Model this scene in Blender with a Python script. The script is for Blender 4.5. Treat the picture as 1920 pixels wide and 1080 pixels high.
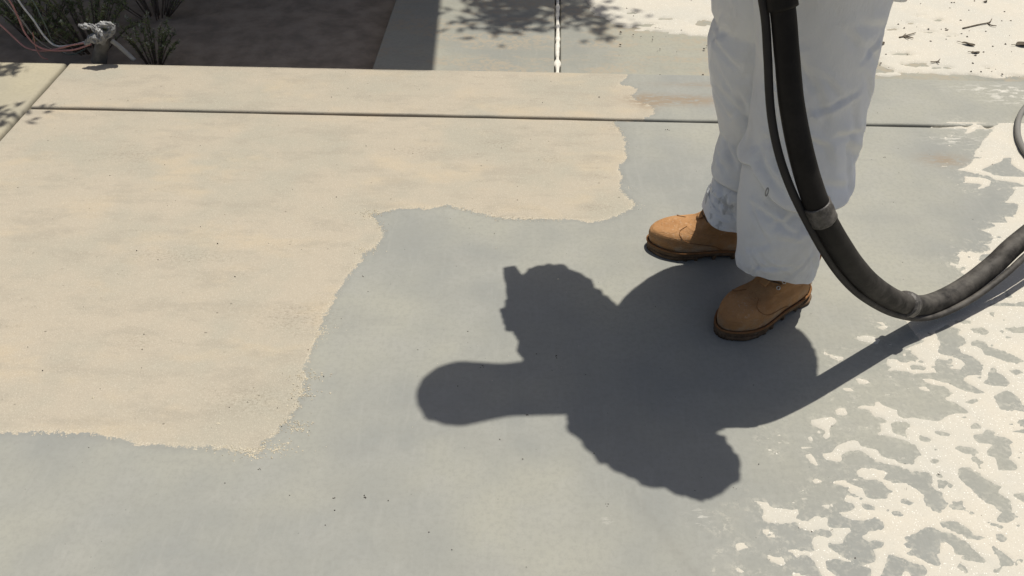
import bpy, bmesh, math, random
import numpy as np
from mathutils import Vector, Matrix, noise as mnoise

random.seed(7)
rng = np.random.default_rng(11)
sc = bpy.context.scene
for o in list(bpy.data.objects):
    bpy.data.objects.remove(o)

# ------------------------------------------------------------------ camera
FPX, CX, CY, CAMH = 1663.0, 960.0, 540.0, 1.6
PITCH = math.atan(1440.0 / FPX)
YAW = math.radians(2.343)
cam_d = bpy.data.cameras.new('camera')
cam = bpy.data.objects.new('camera', cam_d)
sc.collection.objects.link(cam)
cam.location = (0, 0, CAMH)
cam.rotation_euler = (math.pi / 2 - PITCH, 0, YAW)
cam_d.sensor_fit = 'HORIZONTAL'
cam_d.sensor_width = 36.0
cam_d.lens = FPX / 1920.0 * 36.0
cam_d.clip_start = 0.05
cam_d.clip_end = 500
sc.camera = cam

# ------------------------------------------------------------------ sky and sun
SUN = Vector((0.15, 0.20, 1.0)).normalized()        # direction towards the sun
world = bpy.data.worlds.new('World')
sc.world = world
world.use_nodes = True
wn = world.node_tree.nodes
wl = world.node_tree.links
sky = wn.new('ShaderNodeTexSky')
sky.sky_type = 'NISHITA'
sky.sun_disc = False
sky.sun_elevation = math.asin(SUN.z)
sky.sun_rotation = math.atan2(SUN.x, SUN.y)
sky.air_density = 0.85
sky.dust_density = 3.0
sky.ozone_density = 0.6
wl.new(sky.outputs[0], wn['Background'].inputs['Color'])
wn['Background'].inputs['Strength'].default_value = 0.073
sun_d = bpy.data.lights.new('sun', 'SUN')
sun_d.energy = 4.3
sun_d.angle = math.radians(0.6)
sun_d.color = (1.0, 0.955, 0.87)
sun = bpy.data.objects.new('sun', sun_d)
sc.collection.objects.link(sun)
sun.location = (2, 3, 8)
sun.rotation_euler = SUN.to_track_quat('Z', 'Y').to_euler()
sc.view_settings.view_transform = 'Standard'
sc.view_settings.look = 'None'
sc.view_settings.gamma = 1.0
sc.view_settings.exposure = 0.08
sc.view_settings.use_curve_mapping = False
sc.render.engine = 'CYCLES'
sc.cycles.max_bounces = 5
sc.cycles.diffuse_bounces = 3
sc.cycles.glossy_bounces = 2
sc.cycles.caustics_reflective = False
sc.cycles.caustics_refractive = False

# ------------------------------------------------------------------ picture survey helpers
_cp, _sp = math.cos(PITCH), math.sin(PITCH)
_rz = np.array([[math.cos(YAW), -math.sin(YAW), 0], [math.sin(YAW), math.cos(YAW), 0], [0, 0, 1]])
_fw = _rz @ np.array([0, _cp, -_sp])
_rt = _rz @ np.array([1.0, 0, 0])
_up = _rz @ np.array([0, _sp, _cp])
_C = np.array([0, 0, CAMH])
def ray(x, y): return _fw + _rt * (x - CX) / FPX - _up * (y - CY) / FPX
def G(x, y, z=0.0):
    d = ray(x, y); return _C + d * ((z - CAMH) / d[2])
def Yp(x, y, Y):
    d = ray(x, y); return _C + d * (Y / d[1])

# ------------------------------------------------------------------ object helpers
COL = sc.collection
def tag(o, label=None, cat=None, group=None, kind=None):
    if label: o['label'] = label
    if cat: o['category'] = cat
    if group: o['group'] = group
    if kind: o['kind'] = kind
    return o
def mesh(name, verts, faces, smooth=True):
    me = bpy.data.meshes.new(name)
    me.from_pydata([tuple(v) for v in verts], [], [tuple(f) for f in faces])
    if smooth: me.polygons.foreach_set('use_smooth', [True] * len(me.polygons))
    me.update()
    return me
def obj(name, verts, faces, mat, parent=None, smooth=True, origin=None):
    v = np.asarray(verts, dtype=float)
    if origin is not None: v = v - np.asarray(origin)
    o = bpy.data.objects.new(name, mesh(name, v, faces, smooth))
    if origin is not None: o.location = origin
    if mat: o.data.materials.append(mat)
    COL.objects.link(o)
    if parent: adopt(o, parent)
    return o
def adopt(o, parent):
    o.parent = parent
    o.matrix_parent_inverse = Matrix.Translation(-parent.location) if parent.parent is None else Matrix.Identity(4)
def empty(name, loc):
    o = bpy.data.objects.new(name, None)
    o.location = tuple(loc); o.empty_display_size = 0.1
    COL.objects.link(o)
    return o
class MB:
    def __init__(s): s.v = []; s.f = []
    def add(s, v, f):
        k = len(s.v); s.v += [tuple(map(float, p)) for p in v]; s.f += [tuple(i + k for i in q) for q in f]
        return s
    def build(s, name, mat, parent=None, smooth=True, origin=None): return obj(name, s.v, s.f, mat, parent, smooth, origin)
def spline(pts, n):
    P = np.array(pts, float)
    P = np.vstack([2 * P[0] - P[1], P, 2 * P[-1] - P[-2]])
    seg = len(P) - 3
    out = []
    for t in np.linspace(0, seg, n):
        i = min(int(t), seg - 1); u = t - i
        a, b, c, d = P[i], P[i + 1], P[i + 2], P[i + 3]
        out.append(0.5 * (2 * b + (c - a) * u + (2 * a - 5 * b + 4 * c - d) * u * u + (3 * b - a - 3 * c + d) * u ** 3))
    return np.array(out)
def tube(path, rad, segs=12, cap=True, flat=1.0, jitter=None):
    path = np.array(path, float); n = len(path)
    rad = np.broadcast_to(np.array(rad, float), (n,)) if np.ndim(rad) == 0 else np.array(rad, float)
    t = np.gradient(path, axis=0); t /= np.linalg.norm(t, axis=1)[:, None] + 1e-12
    ref = np.array([0, 0, 1.0]) if abs(t[0][2]) < 0.9 else np.array([1.0, 0, 0])
    u = np.cross(t[0], ref); u /= np.linalg.norm(u)
    V = []
    for i in range(n):
        u = u - t[i] * (u @ t[i]); u /= np.linalg.norm(u)
        w = np.cross(t[i], u)
        for k in range(segs):
            a = 2 * math.pi * k / segs
            r = rad[i] * (1 if jitter is None else jitter(i / (n - 1), a))
            V.append(path[i] + r * (math.cos(a) * u + flat * math.sin(a) * w))
    F = [(i * segs + k, i * segs + (k + 1) % segs, (i + 1) * segs + (k + 1) % segs, (i + 1) * segs + k) for i in range(n - 1) for k in range(segs)]
    if cap:
        F.append(tuple(range(segs))[::-1]); F.append(tuple((n - 1) * segs + k for k in range(segs)))
    return V, F
def ball(c, r, nu=14, nv=9):
    r = np.broadcast_to(np.array(r, float), (3,)); c = np.array(c, float)
    V = [c + r * np.array([0, 0, 1])]
    for i in range(1, nv):
        ph = math.pi * i / nv
        for k in range(nu):
            a = 2 * math.pi * k / nu
            V.append(c + r * np.array([math.sin(ph) * math.cos(a), math.sin(ph) * math.sin(a), math.cos(ph)]))
    V.append(c - r * np.array([0, 0, 1]))
    F = [(0, 1 + k, 1 + (k + 1) % nu) for k in range(nu)]
    for i in range(nv - 2):
        for k in range(nu):
            a = 1 + i * nu
            F.append((a + k, a + nu + k, a + nu + (k + 1) % nu, a + (k + 1) % nu))
    L = len(V) - 1; a = 1 + (nv - 2) * nu
    F += [(L, a + (k + 1) % nu, a + k) for k in range(nu)]
    return V, F
def capsule(mb, pts, rads, n=14, segs=14):
    P = spline(pts, n); R = np.interp(np.linspace(0, 1, n), np.linspace(0, 1, len(rads)), rads)
    mb.add(*tube(P, R, segs)); mb.add(*ball(P[0], R[0] * 0.98)); mb.add(*ball(P[-1], R[-1] * 0.98))
def box(x0, x1, y0, y1, z0, z1):
    V = [(x, y, z) for z in (z0, z1) for y in (y0, y1) for x in (x0, x1)]
    return V, [(0, 2, 3, 1), (4, 5, 7, 6), (0, 1, 5, 4), (2, 6, 7, 3), (0, 4, 6, 2), (1, 3, 7, 5)]
def remesh(o, vox, smooth=4):
    m = o.modifiers.new('join', 'REMESH'); m.mode = 'VOXEL'; m.voxel_size = vox; m.use_smooth_shade = True
    if smooth:
        s = o.modifiers.new('soften', 'SMOOTH'); s.factor = 0.5; s.iterations = smooth

# ------------------------------------------------------------------ shader helpers
class NT:
    def __init__(s, name):
        s.m = bpy.data.materials.new(name); s.m.use_nodes = True
        s.t = s.m.node_tree; s.b = s.t.nodes['Principled BSDF']
        s.geo = s.t.nodes.new('ShaderNodeNewGeometry')
        s.pos = s.geo.outputs['Position']
    def n(s, typ, **kw):
        x = s.t.nodes.new(typ)
        for k, v in kw.items(): setattr(x, k, v)
        return x
    def put(s, inp, val):
        if isinstance(val, bpy.types.NodeSocket): s.t.links.new(val, inp)
        elif isinstance(val, (tuple, list)) and inp.type == 'RGBA' and len(val) == 3: inp.default_value = (*val, 1)
        else: inp.default_value = val
    def noise(s, scale, detail=4, rough=0.55, vec=None, dist=0.0, out='Fac'):
        x = s.n('ShaderNodeTexNoise'); x.inputs['Scale'].default_value = scale; x.inputs['Detail'].default_value = detail
        x.inputs['Roughness'].default_value = rough; x.inputs['Distortion'].default_value = dist
        s.put(x.inputs['Vector'], vec or s.pos); return x.outputs[out]
    def voro(s, scale, out='Distance', vec=None, feature='F1'):
        x = s.n('ShaderNodeTexVoronoi'); x.feature = feature; x.inputs['Scale'].default_value = scale
        s.put(x.inputs['Vector'], vec or s.pos); return x.outputs[out]
    def scale(s, v, vec=None):
        x = s.n('ShaderNodeMapping'); x.inputs['Scale'].default_value = v; s.put(x.inputs['Vector'], vec or s.pos); return x.outputs[0]
    def math(s, op, a, b=0.0, c=None):
        x = s.n('ShaderNodeMath', operation=op); s.put(x.inputs[0], a); s.put(x.inputs[1], b)
        if c is not None: s.put(x.inputs[2], c)
        return x.outputs[0]
    def ramp(s, v, lo, hi, a=0.0, b=1.0, smooth=True):
        x = s.n('ShaderNodeMapRange'); x.interpolation_type = 'SMOOTHSTEP' if smooth else 'LINEAR'; x.clamp = True
        s.put(x.inputs['Value'], v)
        for nm, q in (('From Min', lo), ('From Max', hi), ('To Min', a), ('To Max', b)): s.put(x.inputs[nm], q)
        return x.outputs[0]
    def mix(s, f, a, b, mode='MIX'):
        x = s.n('ShaderNodeMix', data_type='RGBA', blend_type=mode); s.put(x.inputs['Factor'], f)
        s.put(x.inputs[6], a); s.put(x.inputs[7], b); return x.outputs[2]
    def attr(s, name, out='Fac'):
        x = s.n('ShaderNodeAttribute'); x.attribute_name = name; return x.outputs[out]
    def bump(s, h, strength=0.3, dist=0.002, normal=None):
        x = s.n('ShaderNodeBump'); x.inputs['Strength'].default_value = strength; x.inputs['Distance'].default_value = dist
        s.put(x.inputs['Height'], h)
        if normal: s.put(x.inputs['Normal'], normal)
        return x.outputs[0]
    def end(s, col, rough=0.8, normal=None, spec=0.3):
        s.put(s.b.inputs['Base Color'], col); s.put(s.b.inputs['Roughness'], rough); s.b.inputs['Specular IOR Level'].default_value = spec
        if normal: s.put(s.b.inputs['Normal'], normal)
        return s.m

def concrete(name, grey, tan=None, dirty=False, stain=False):
    """Smooth dusty cement; where the attribute sd_tan is positive the skin is blasted off and the sandy aggregate shows."""
    t = NT(name)
    big = t.noise(1.6, 3, 0.6); mid = t.noise(7.0, 4, 0.62); fine = t.noise(75, 5, 0.75)
    g2 = tuple(c * k for c, k in zip(grey, (1.10, 1.09, 1.02))); g3 = tuple(c * k for c, k in zip(grey, (0.85, 0.875, 0.895)))
    col = t.mix(t.ramp(big, 0.35, 0.65), g3, g2)
    col = t.mix(t.ramp(mid, 0.42, 0.75, 0, 0.45), col, tuple(c * 1.10 for c in grey))
    streak = t.noise(1.0, 3, 0.6, t.scale((3.0, 16.0, 1.0)))
    col = t.mix(t.ramp(streak, 0.5, 0.75, 0, 0.28), col, tuple(c * 0.86 for c in grey))
    col = t.mix(t.ramp(fine, 0.42, 0.66, 0, 0.34), col, tuple(c * 0.76 for c in grey))
    sw = t.noise(1.0, 3, 0.6, t.scale((60.0, 9.0, 1.0), t.scale((1, 1, 1))))
    col = t.mix(t.ramp(sw, 0.52, 0.7, 0, 0.16), col, tuple(c * 1.16 for c in grey))
    pits = t.math('MULTIPLY', t.ramp(t.voro(55), 0.09, 0.04), t.ramp(t.noise(6, 3), 0.54, 0.62))
    col = t.mix(t.math('MULTIPLY', pits, 0.55), col, tuple(c * 0.4 for c in grey))
    height = t.math('ADD', t.math('MULTIPLY', fine, 0.25), t.math('MULTIPLY', pits, -0.8))
    if tan:
        sd = t.attr('sd_tan')
        e = t.math('ADD', t.math('MULTIPLY', t.math('SUBTRACT', t.noise(26, 3, 0.7), 0.5), 0.055),
                   t.math('MULTIPLY', t.math('SUBTRACT', t.noise(190, 2, 0.6), 0.5), 0.026))
        f = t.ramp(t.math('ADD', sd, e), -0.0012, 0.0012)
        tb = t.mix(t.ramp(t.noise(2.6, 4, 0.6), 0.40, 0.66), tan, tuple(c * k for c, k in zip(tan, (0.89, 0.935, 0.955))))
        tb = t.mix(t.ramp(t.noise(3.1, 3, 0.65, t.scale((1, 1.8, 1))), 0.50, 0.72, 0, 0.7), tb, tuple(c * k for c, k in zip(tan, (1.10, 1.05, 0.97))))
        tb = t.mix(t.ramp(t.noise(1, 4, 0.7, t.scale((5, 13, 1))), 0.47, 0.66, 0, 0.55), tb, tuple(c * k for c, k in zip(tan, (0.80, 0.815, 0.83))))
        grain = t.voro(460, 'Color'); gv = t.n('ShaderNodeSeparateColor'); t.put(gv.inputs[0], grain)
        tb = t.mix(t.ramp(gv.outputs[0], 0.0, 0.35, 0.20, 0.0), tb, tuple(c * 0.62 for c in tan))
        tb = t.mix(t.ramp(gv.outputs[1], 0.75, 1.0, 0.0, 0.28), tb, (0.56, 0.52, 0.42))
        drag = t.math('MULTIPLY', t.ramp(t.noise(1, 3, 0.7, t.scale((9, 26, 1))), 0.6, 0.74), t.ramp(t.noise(150, 2, 0.6), 0.5, 0.62))
        tb = t.mix(t.math('MULTIPLY', drag, 0.5), tb, tuple(c * 0.5 for c in tan))
        hol = t.math('MULTIPLY', t.ramp(t.voro(17, vec=t.scale((1, 1.3, 1))), 0.075, 0.035), t.ramp(t.noise(5, 2), 0.5, 0.6))
        tb = t.mix(t.math('MULTIPLY', hol, 0.7), tb, tuple(c * 0.3 for c in tan))
        # the broken lip of cement just inside the boundary is paler and grittier
        lip = t.math('MULTIPLY', t.ramp(sd, 0.018, 0.0), t.ramp(t.noise(240, 2), 0.52, 0.62))
        tb = t.mix(t.math('MULTIPLY', lip, 0.5), tb, (0.62, 0.56, 0.43))
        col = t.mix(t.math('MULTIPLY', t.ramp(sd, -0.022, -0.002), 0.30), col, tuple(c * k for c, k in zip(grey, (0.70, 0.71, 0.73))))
        col = t.mix(f, col, tb)
        height = t.math('ADD', height, t.math('MULTIPLY', f, t.math('ADD', t.math('MULTIPLY', t.voro(260), -0.9), -0.3)))
    if dirty:
        df = t.math('MULTIPLY', t.ramp(t.noise(1, 4, 0.65, t.scale((3.0, 9.0, 1.0))), 0.42, 0.58), t.ramp(t.noise(45, 4, 0.75), 0.40, 0.58))
        col = t.mix(t.math('MULTIPLY', df, 0.75), col, (0.33, 0.285, 0.215))
    if stain:
        sm = t.attr('rust')
        sf = t.math('MULTIPLY', sm, t.ramp(t.noise(1, 5, 0.7, t.scale((26, 75, 1))), 0.38, 0.52))
        col = t.mix(t.math('MULTIPLY', sf, 0.85), col, (0.255, 0.20, 0.14))
        dd = t.attr('dust')
        dfac = t.math('MULTIPLY', t.ramp(dd, 0.08, 1.0, 0, 0.5, False), t.ramp(t.noise(80, 4, 0.7), 0.46, 0.62))
        col = t.mix(dfac, col, (0.50, 0.475, 0.40))
        col = t.mix(t.math('MULTIPLY', t.attr('drag'), 0.14), col, (0.16, 0.15, 0.13))
        pk = t.math('MULTIPLY', t.attr('pit'), t.ramp(t.noise(1, 3, 0.75, t.scale((90, 170, 1))), 0.50, 0.60))
        col = t.mix(t.math('MULTIPLY', pk, 0.32), col, (0.14, 0.115, 0.085))
        pm = t.attr('pale')
        pf = t.math('MULTIPLY', pm, t.ramp(t.noise(1, 4, 0.72, t.scale((22, 60, 1))), 0.50, 0.60))
        col = t.mix(pf, col, (0.55, 0.53, 0.47))
    nrm = t.bump(height, 0.28, 0.0016)
    return t.end(col, 0.86, nrm, 0.22)

def simple(name, col, rough=0.8, var=0.2, scale=12, bump=0.2, bscale=120, dirt=None, spec=0.3, bdist=0.002):
    t = NT(name)
    n = t.noise(scale, 5, 0.6)
    c = t.mix(t.ramp(n, 0.3, 0.7), tuple(x * (1 - var) for x in col), tuple(min(1, x * (1 + var)) for x in col))
    if dirt:
        c = t.mix(t.ramp(t.noise(scale * 0.6, 6, 0.7, t.scale((1.1, 0.9, 1.3))), 0.52, 0.72, 0, dirt[1]), c, dirt[0])
    return t.end(c, rough, t.bump(t.noise(bscale, 3, 0.6), bump, bdist), spec)

GREY = (0.288, 0.286, 0.258)
TAN = (0.388, 0.343, 0.270)
M = {}
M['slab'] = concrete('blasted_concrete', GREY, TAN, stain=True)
M['rear'] = concrete('driveway_concrete', (0.285, 0.280, 0.242), dirty=True)
M['side'] = concrete('weathered_concrete', (0.37, 0.335, 0.255))
M['joint'] = simple('joint_dirt', (0.12, 0.10, 0.075), 0.95, 0.4, 60)
M['soil'] = simple('dark_soil', (0.265, 0.222, 0.172), 0.95, 0.22, 9, 0.35, 70, dirt=((0.30, 0.26, 0.21), 0.4), bdist=0.005)
M['caulk'] = simple('white_caulk', (0.66, 0.63, 0.55), 0.8, 0.12, 40, dirt=((0.3, 0.28, 0.23), 0.5))

def sand_mat():
    t = NT('blasting_sand')
    base = t.mix(t.ramp(t.noise(5, 5, 0.6), 0.35, 0.65), (0.485, 0.463, 0.40), (0.52, 0.483, 0.405))
    gv = t.n('ShaderNodeSeparateColor'); t.put(gv.inputs[0], t.voro(560, 'Color'))
    c = t.mix(t.ramp(gv.outputs[0], 0.0, 0.3, 0.26, 0), base, (0.36, 0.33, 0.26))
    c = t.mix(t.ramp(gv.outputs[1], 0.972, 0.985), c, (0.74, 0.72, 0.65))  # sparse bright grains paint the sand's sparkle into the colour
    c = t.mix(t.math('MULTIPLY', t.ramp(t.voro(62), 0.07, 0.03), t.ramp(t.noise(9, 2), 0.5, 0.6)), c, (0.16, 0.13, 0.10))
    h = t.math('ADD', t.math('MULTIPLY', t.voro(300), 0.6), t.math('MULTIPLY', t.noise(40, 4), 1.2))
    return t.end(c, 0.8, t.bump(h, 0.4, 0.002), 0.35)
M['sand'] = sand_mat()

def cloth_mat():
    t = NT('dusty_white_cotton')
    c = t.mix(t.ramp(t.noise(5, 5, 0.6), 0.35, 0.7), (0.83, 0.85, 0.875), (0.88, 0.89, 0.89))
    c = t.mix(t.ramp(t.noise(1, 5, 0.65, t.scale((9, 9, 5))), 0.52, 0.78, 0, 0.5), c, (0.70, 0.70, 0.69))
    sm = t.math('MULTIPLY', t.attr('smudge'), t.ramp(t.noise(38, 3, 0.6, t.scale((1, 1, 0.55))), 0.52, 0.62))
    c = t.mix(t.math('MULTIPLY', sm, 0.42), c, (0.22, 0.23, 0.24))
    wv = t.math('ADD', t.math('MULTIPLY', t.noise(900, 2), 0.25), t.math('MULTIPLY', t.noise(26, 5, 0.6, t.scale((1, 1, 0.6))), 2.5))
    nm = t.bump(wv, 0.55, 0.004)
    t.end(c, 0.9, nm, 0.15)
    tr = t.n('ShaderNodeBsdfTranslucent'); t.put(tr.inputs['Color'], c); t.put(tr.inputs['Normal'], nm)     # thin cotton lets some sun through
    mx = t.n('ShaderNodeMixShader'); mx.inputs[0].default_value = 0.10
    t.t.links.new(t.b.outputs[0], mx.inputs[1]); t.t.links.new(tr.outputs[0], mx.inputs[2])
    t.t.links.new(mx.outputs[0], t.t.nodes['Material Output'].inputs['Surface'])
    return t.m
M['cloth'] = cloth_mat()
M['jacket'] = simple('white_jacket_cotton', (0.6, 0.6, 0.58), 0.9, 0.1, 6)
M['thread'] = simple('grey_seam_thread', (0.33, 0.33, 0.32), 0.9, 0.1)
def leather_mat():
    t = NT('tan_nubuck_leather')
    c = t.mix(t.ramp(t.noise(16, 5, 0.65), 0.3, 0.7), (0.33, 0.165, 0.063), (0.42, 0.225, 0.095))
    c = t.mix(t.ramp(t.noise(38, 5, 0.7), 0.5, 0.8, 0, 0.5), c, (0.38, 0.24, 0.13))
    up = t.n('ShaderNodeSeparateXYZ'); t.put(up.inputs[0], t.pos)
    low = t.ramp(up.outputs[2], 0.075, 0.03)
    c = t.mix(t.math('MULTIPLY', low, t.ramp(t.noise(30, 4), 0.4, 0.65, 0, 0.6)), c, (0.40, 0.33, 0.24))
    h = t.math('ADD', t.math('MULTIPLY', t.noise(420, 3), 0.5), t.math('MULTIPLY', t.noise(45, 4), 1.0))
    c = t.mix(t.math('MULTIPLY', t.ramp(t.noise(130, 3, 0.7), 0.56, 0.70), t.ramp(t.noise(14, 3), 0.42, 0.62, 0, 0.55)), c, (0.46, 0.36, 0.26))
    cr = t.noise(1, 4, 0.6, t.scale((26, 26, 70)), 0.6)
    h = t.math('ADD', h, t.math('MULTIPLY', t.ramp(cr, 0.46, 0.54), 1.4))
    return t.end(c, 0.75, t.bump(h, 0.45, 0.0016), 0.3)
M['leather'] = leather_mat()
M['seam'] = simple('tan_stitching', (0.20, 0.095, 0.035), 0.8, 0.2)
M['sole'] = simple('brown_rubber_sole', (0.13, 0.082, 0.046), 0.85, 0.3, 40, 0.4, 90, dirt=((0.26, 0.21, 0.15), 0.55))
M['brass'] = simple('dull_eyelet_metal', (0.62, 0.58, 0.5), 0.35, 0.1)
M['brass'].node_tree.nodes['Principled BSDF'].inputs['Metallic'].default_value = 0.8
def rubber_mat(name, col, dust):
    t = NT(name)
    hz = t.n('ShaderNodeSeparateXYZ'); t.put(hz.inputs[0], t.pos); near_ground = t.ramp(hz.outputs[2], 0.45, 0.08, 0.12, 1.0)   # paler mix grows towards the ground
    c = t.mix(t.math('MULTIPLY', near_ground, t.ramp(t.noise(14, 6, 0.7), 0.35, 0.75, 0, dust * 1.6)), col, (0.17, 0.155, 0.135))
    nz = t.n('ShaderNodeSeparateXYZ'); t.put(nz.inputs[0], t.geo.outputs['Normal'])
    top_pale = t.math('MULTIPLY', t.ramp(nz.outputs[2], 0.35, 1.0, 0, dust), t.ramp(t.noise(24, 5, 0.65), 0.3, 0.62))  # upward faces mixed paler, in noisy patches
    c = t.mix(t.math('MULTIPLY', top_pale, near_ground), c, (0.20, 0.185, 0.16))
    h = t.math('ADD', t.noise(260, 3), t.math('MULTIPLY', t.noise(40, 3), 0.8))
    return t.end(c, 0.62, t.bump(h, 0.22, 0.001), 0.18)
M['hose'] = rubber_mat('black_hose_rubber', (0.0095, 0.0085, 0.0080), 0.34)
M['line'] = rubber_mat('dark_line_rubber', (0.03, 0.028, 0.027), 0.35)
def tape_mat():
    t = NT('grey_tape')
    c = t.mix(t.ramp(t.noise(60, 5, 0.7), 0.35, 0.7), (0.035, 0.032, 0.029), (0.115, 0.105, 0.095))
    return t.end(c, 0.45, t.bump(t.noise(90, 5, 0.7), 0.7, 0.003), 0.5)
M['tape'] = tape_mat()
M['air_line'] = rubber_mat('grey_air_line', (0.20, 0.195, 0.18), 0.3)
M['steel'] = simple('worn_steel', (0.3, 0.3, 0.3), 0.4, 0.2)
M['skin'] = simple('skin', (0.5, 0.3, 0.2), 0.6, 0.1)
M['glove'] = simple('worn_glove_leather', (0.35, 0.27, 0.18), 0.85, 0.2)
M['hood'] = simple('dusty_hood_canvas', (0.42, 0.40, 0.35), 0.85, 0.2)
M['glass'] = simple('dark_visor', (0.03, 0.03, 0.03), 0.15, 0.1)

# ------------------------------------------------------------------ distance fields of the traced outlines
def poly_sd(P, X, Y):
    """signed distance to a polygon, positive inside"""
    P = np.asarray(P, float); sh = X.shape; x = X.ravel(); y = Y.ravel()
    d = np.full(x.shape, 1e9); ins = np.zeros(x.shape, bool)
    for i in range(len(P)):
        ax, ay = P[i]; bx, by = P[(i + 1) % len(P)]
        ex, ey = bx - ax, by - ay; wx, wy = x - ax, y - ay
        h = np.clip((wx * ex + wy * ey) / (ex * ex + ey * ey + 1e-15), 0, 1)
        d = np.minimum(d, (wx - ex * h) ** 2 + (wy - ey * h) ** 2)
        c = (ay > y) != (by > y)
        with np.errstate(divide='ignore', invalid='ignore'):
            ins ^= c & (x < ex * (y - ay) / (ey if ey else 1e-12) + ax)
    d = np.sqrt(d)
    return np.where(ins, d, -d).reshape(sh)
def local_sd(P, X, Y, pad=0.06):
    P = np.asarray(P); out = np.full(X.shape, -pad)
    m = (X > P[:, 0].min() - pad) & (X < P[:, 0].max() + pad) & (Y > P[:, 1].min() - pad) & (Y < P[:, 1].max() + pad)
    if m.any(): out[m] = poly_sd(P, X[m], Y[m])
    return np.maximum(out, -pad)
def vnoise(X, Y, s, seed=0):
    """value noise, -1..1"""
    r = np.random.default_rng(seed); T = r.uniform(-1, 1, (256, 256))
    x = X * s + 37.3; y = Y * s + 91.7
    i = np.floor(x).astype(int); j = np.floor(y).astype(int); u = x - i; v = y - j
    u = u * u * (3 - 2 * u); v = v * v * (3 - 2 * v)
    g = lambda a, b: T[a % 256, b % 256]
    return (g(i, j) * (1 - u) + g(i + 1, j) * u) * (1 - v) + (g(i, j + 1) * (1 - u) + g(i + 1, j + 1) * u) * v

TAN_PX = [(1185, 128), (1178, 142), (1163, 158), (1198, 167), (1182, 178), (1190, 188), (1213, 195), (1226, 205), (1228, 214), (1205, 224), (1150, 229),
    (1160, 245), (1173, 262), (1174, 300), (1160, 318), (1168, 338), (1159, 350), (1173, 365), (1191, 382), (1181, 395), (1150, 408),
    (1112, 417), (1075, 411), (1000, 411), (930, 408), (905, 400), (868, 392), (840, 386), (800, 390), (770, 388), (740, 392), (715, 400),
    (694, 404), (712, 420), (720, 435), (710, 455), (685, 475), (660, 505), (645, 530), (625, 560), (610, 590), (600, 620), (590, 645),
    (576, 670), (573, 700), (570, 720), (565, 740), (556, 765), (545, 780), (530, 800), (515, 813), (500, 825), (488, 848), (450, 843),
    (400, 840), (330, 838), (270, 833), (240, 829), (200, 820), (160, 815), (100, 810), (50, 810), (0, 812), (-150, 818), (-320, 800),
    (-420, 500), (-300, 120), (-60, 105)]
TAN_W = [G(*p)[:2] for p in TAN_PX]

# ------------------------------------------------------------------ ground, slabs, rear driveway
ZR = -0.05                                             # the driveway behind the patio lies 5 cm lower
def sheet(x0, x1, y0, y1, z): return [(x0, y0, z), (x1, y0, z), (x1, y1, z), (x0, y1, z)], [(0, 1, 2, 3)]
xs = np.concatenate([np.linspace(-60, -3, 8), np.linspace(-2.9, 4, 60), np.linspace(4.6, 60, 8)])
ys = np.concatenate([np.linspace(-60, 2.6, 8), np.linspace(2.75, 6, 60), np.linspace(6.6, 90, 8)])
X, Y = np.meshgrid(xs, ys)
Z = -0.115 + 0.012 * vnoise(X, Y, 5, 3) + 0.008 * vnoise(X, Y, 13, 4)
V = np.stack([X, Y, Z], -1).reshape(-1, 3); nx, ny = len(xs), len(ys)
F = [(j * nx + i, j * nx + i + 1, (j + 1) * nx + i + 1, (j + 1) * nx + i) for j in range(ny - 1) for i in range(nx - 1)]
tag(obj('ground', V, F, M['soil']), 'dark brown bare soil around and behind the concrete patio', kind='structure')

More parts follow.
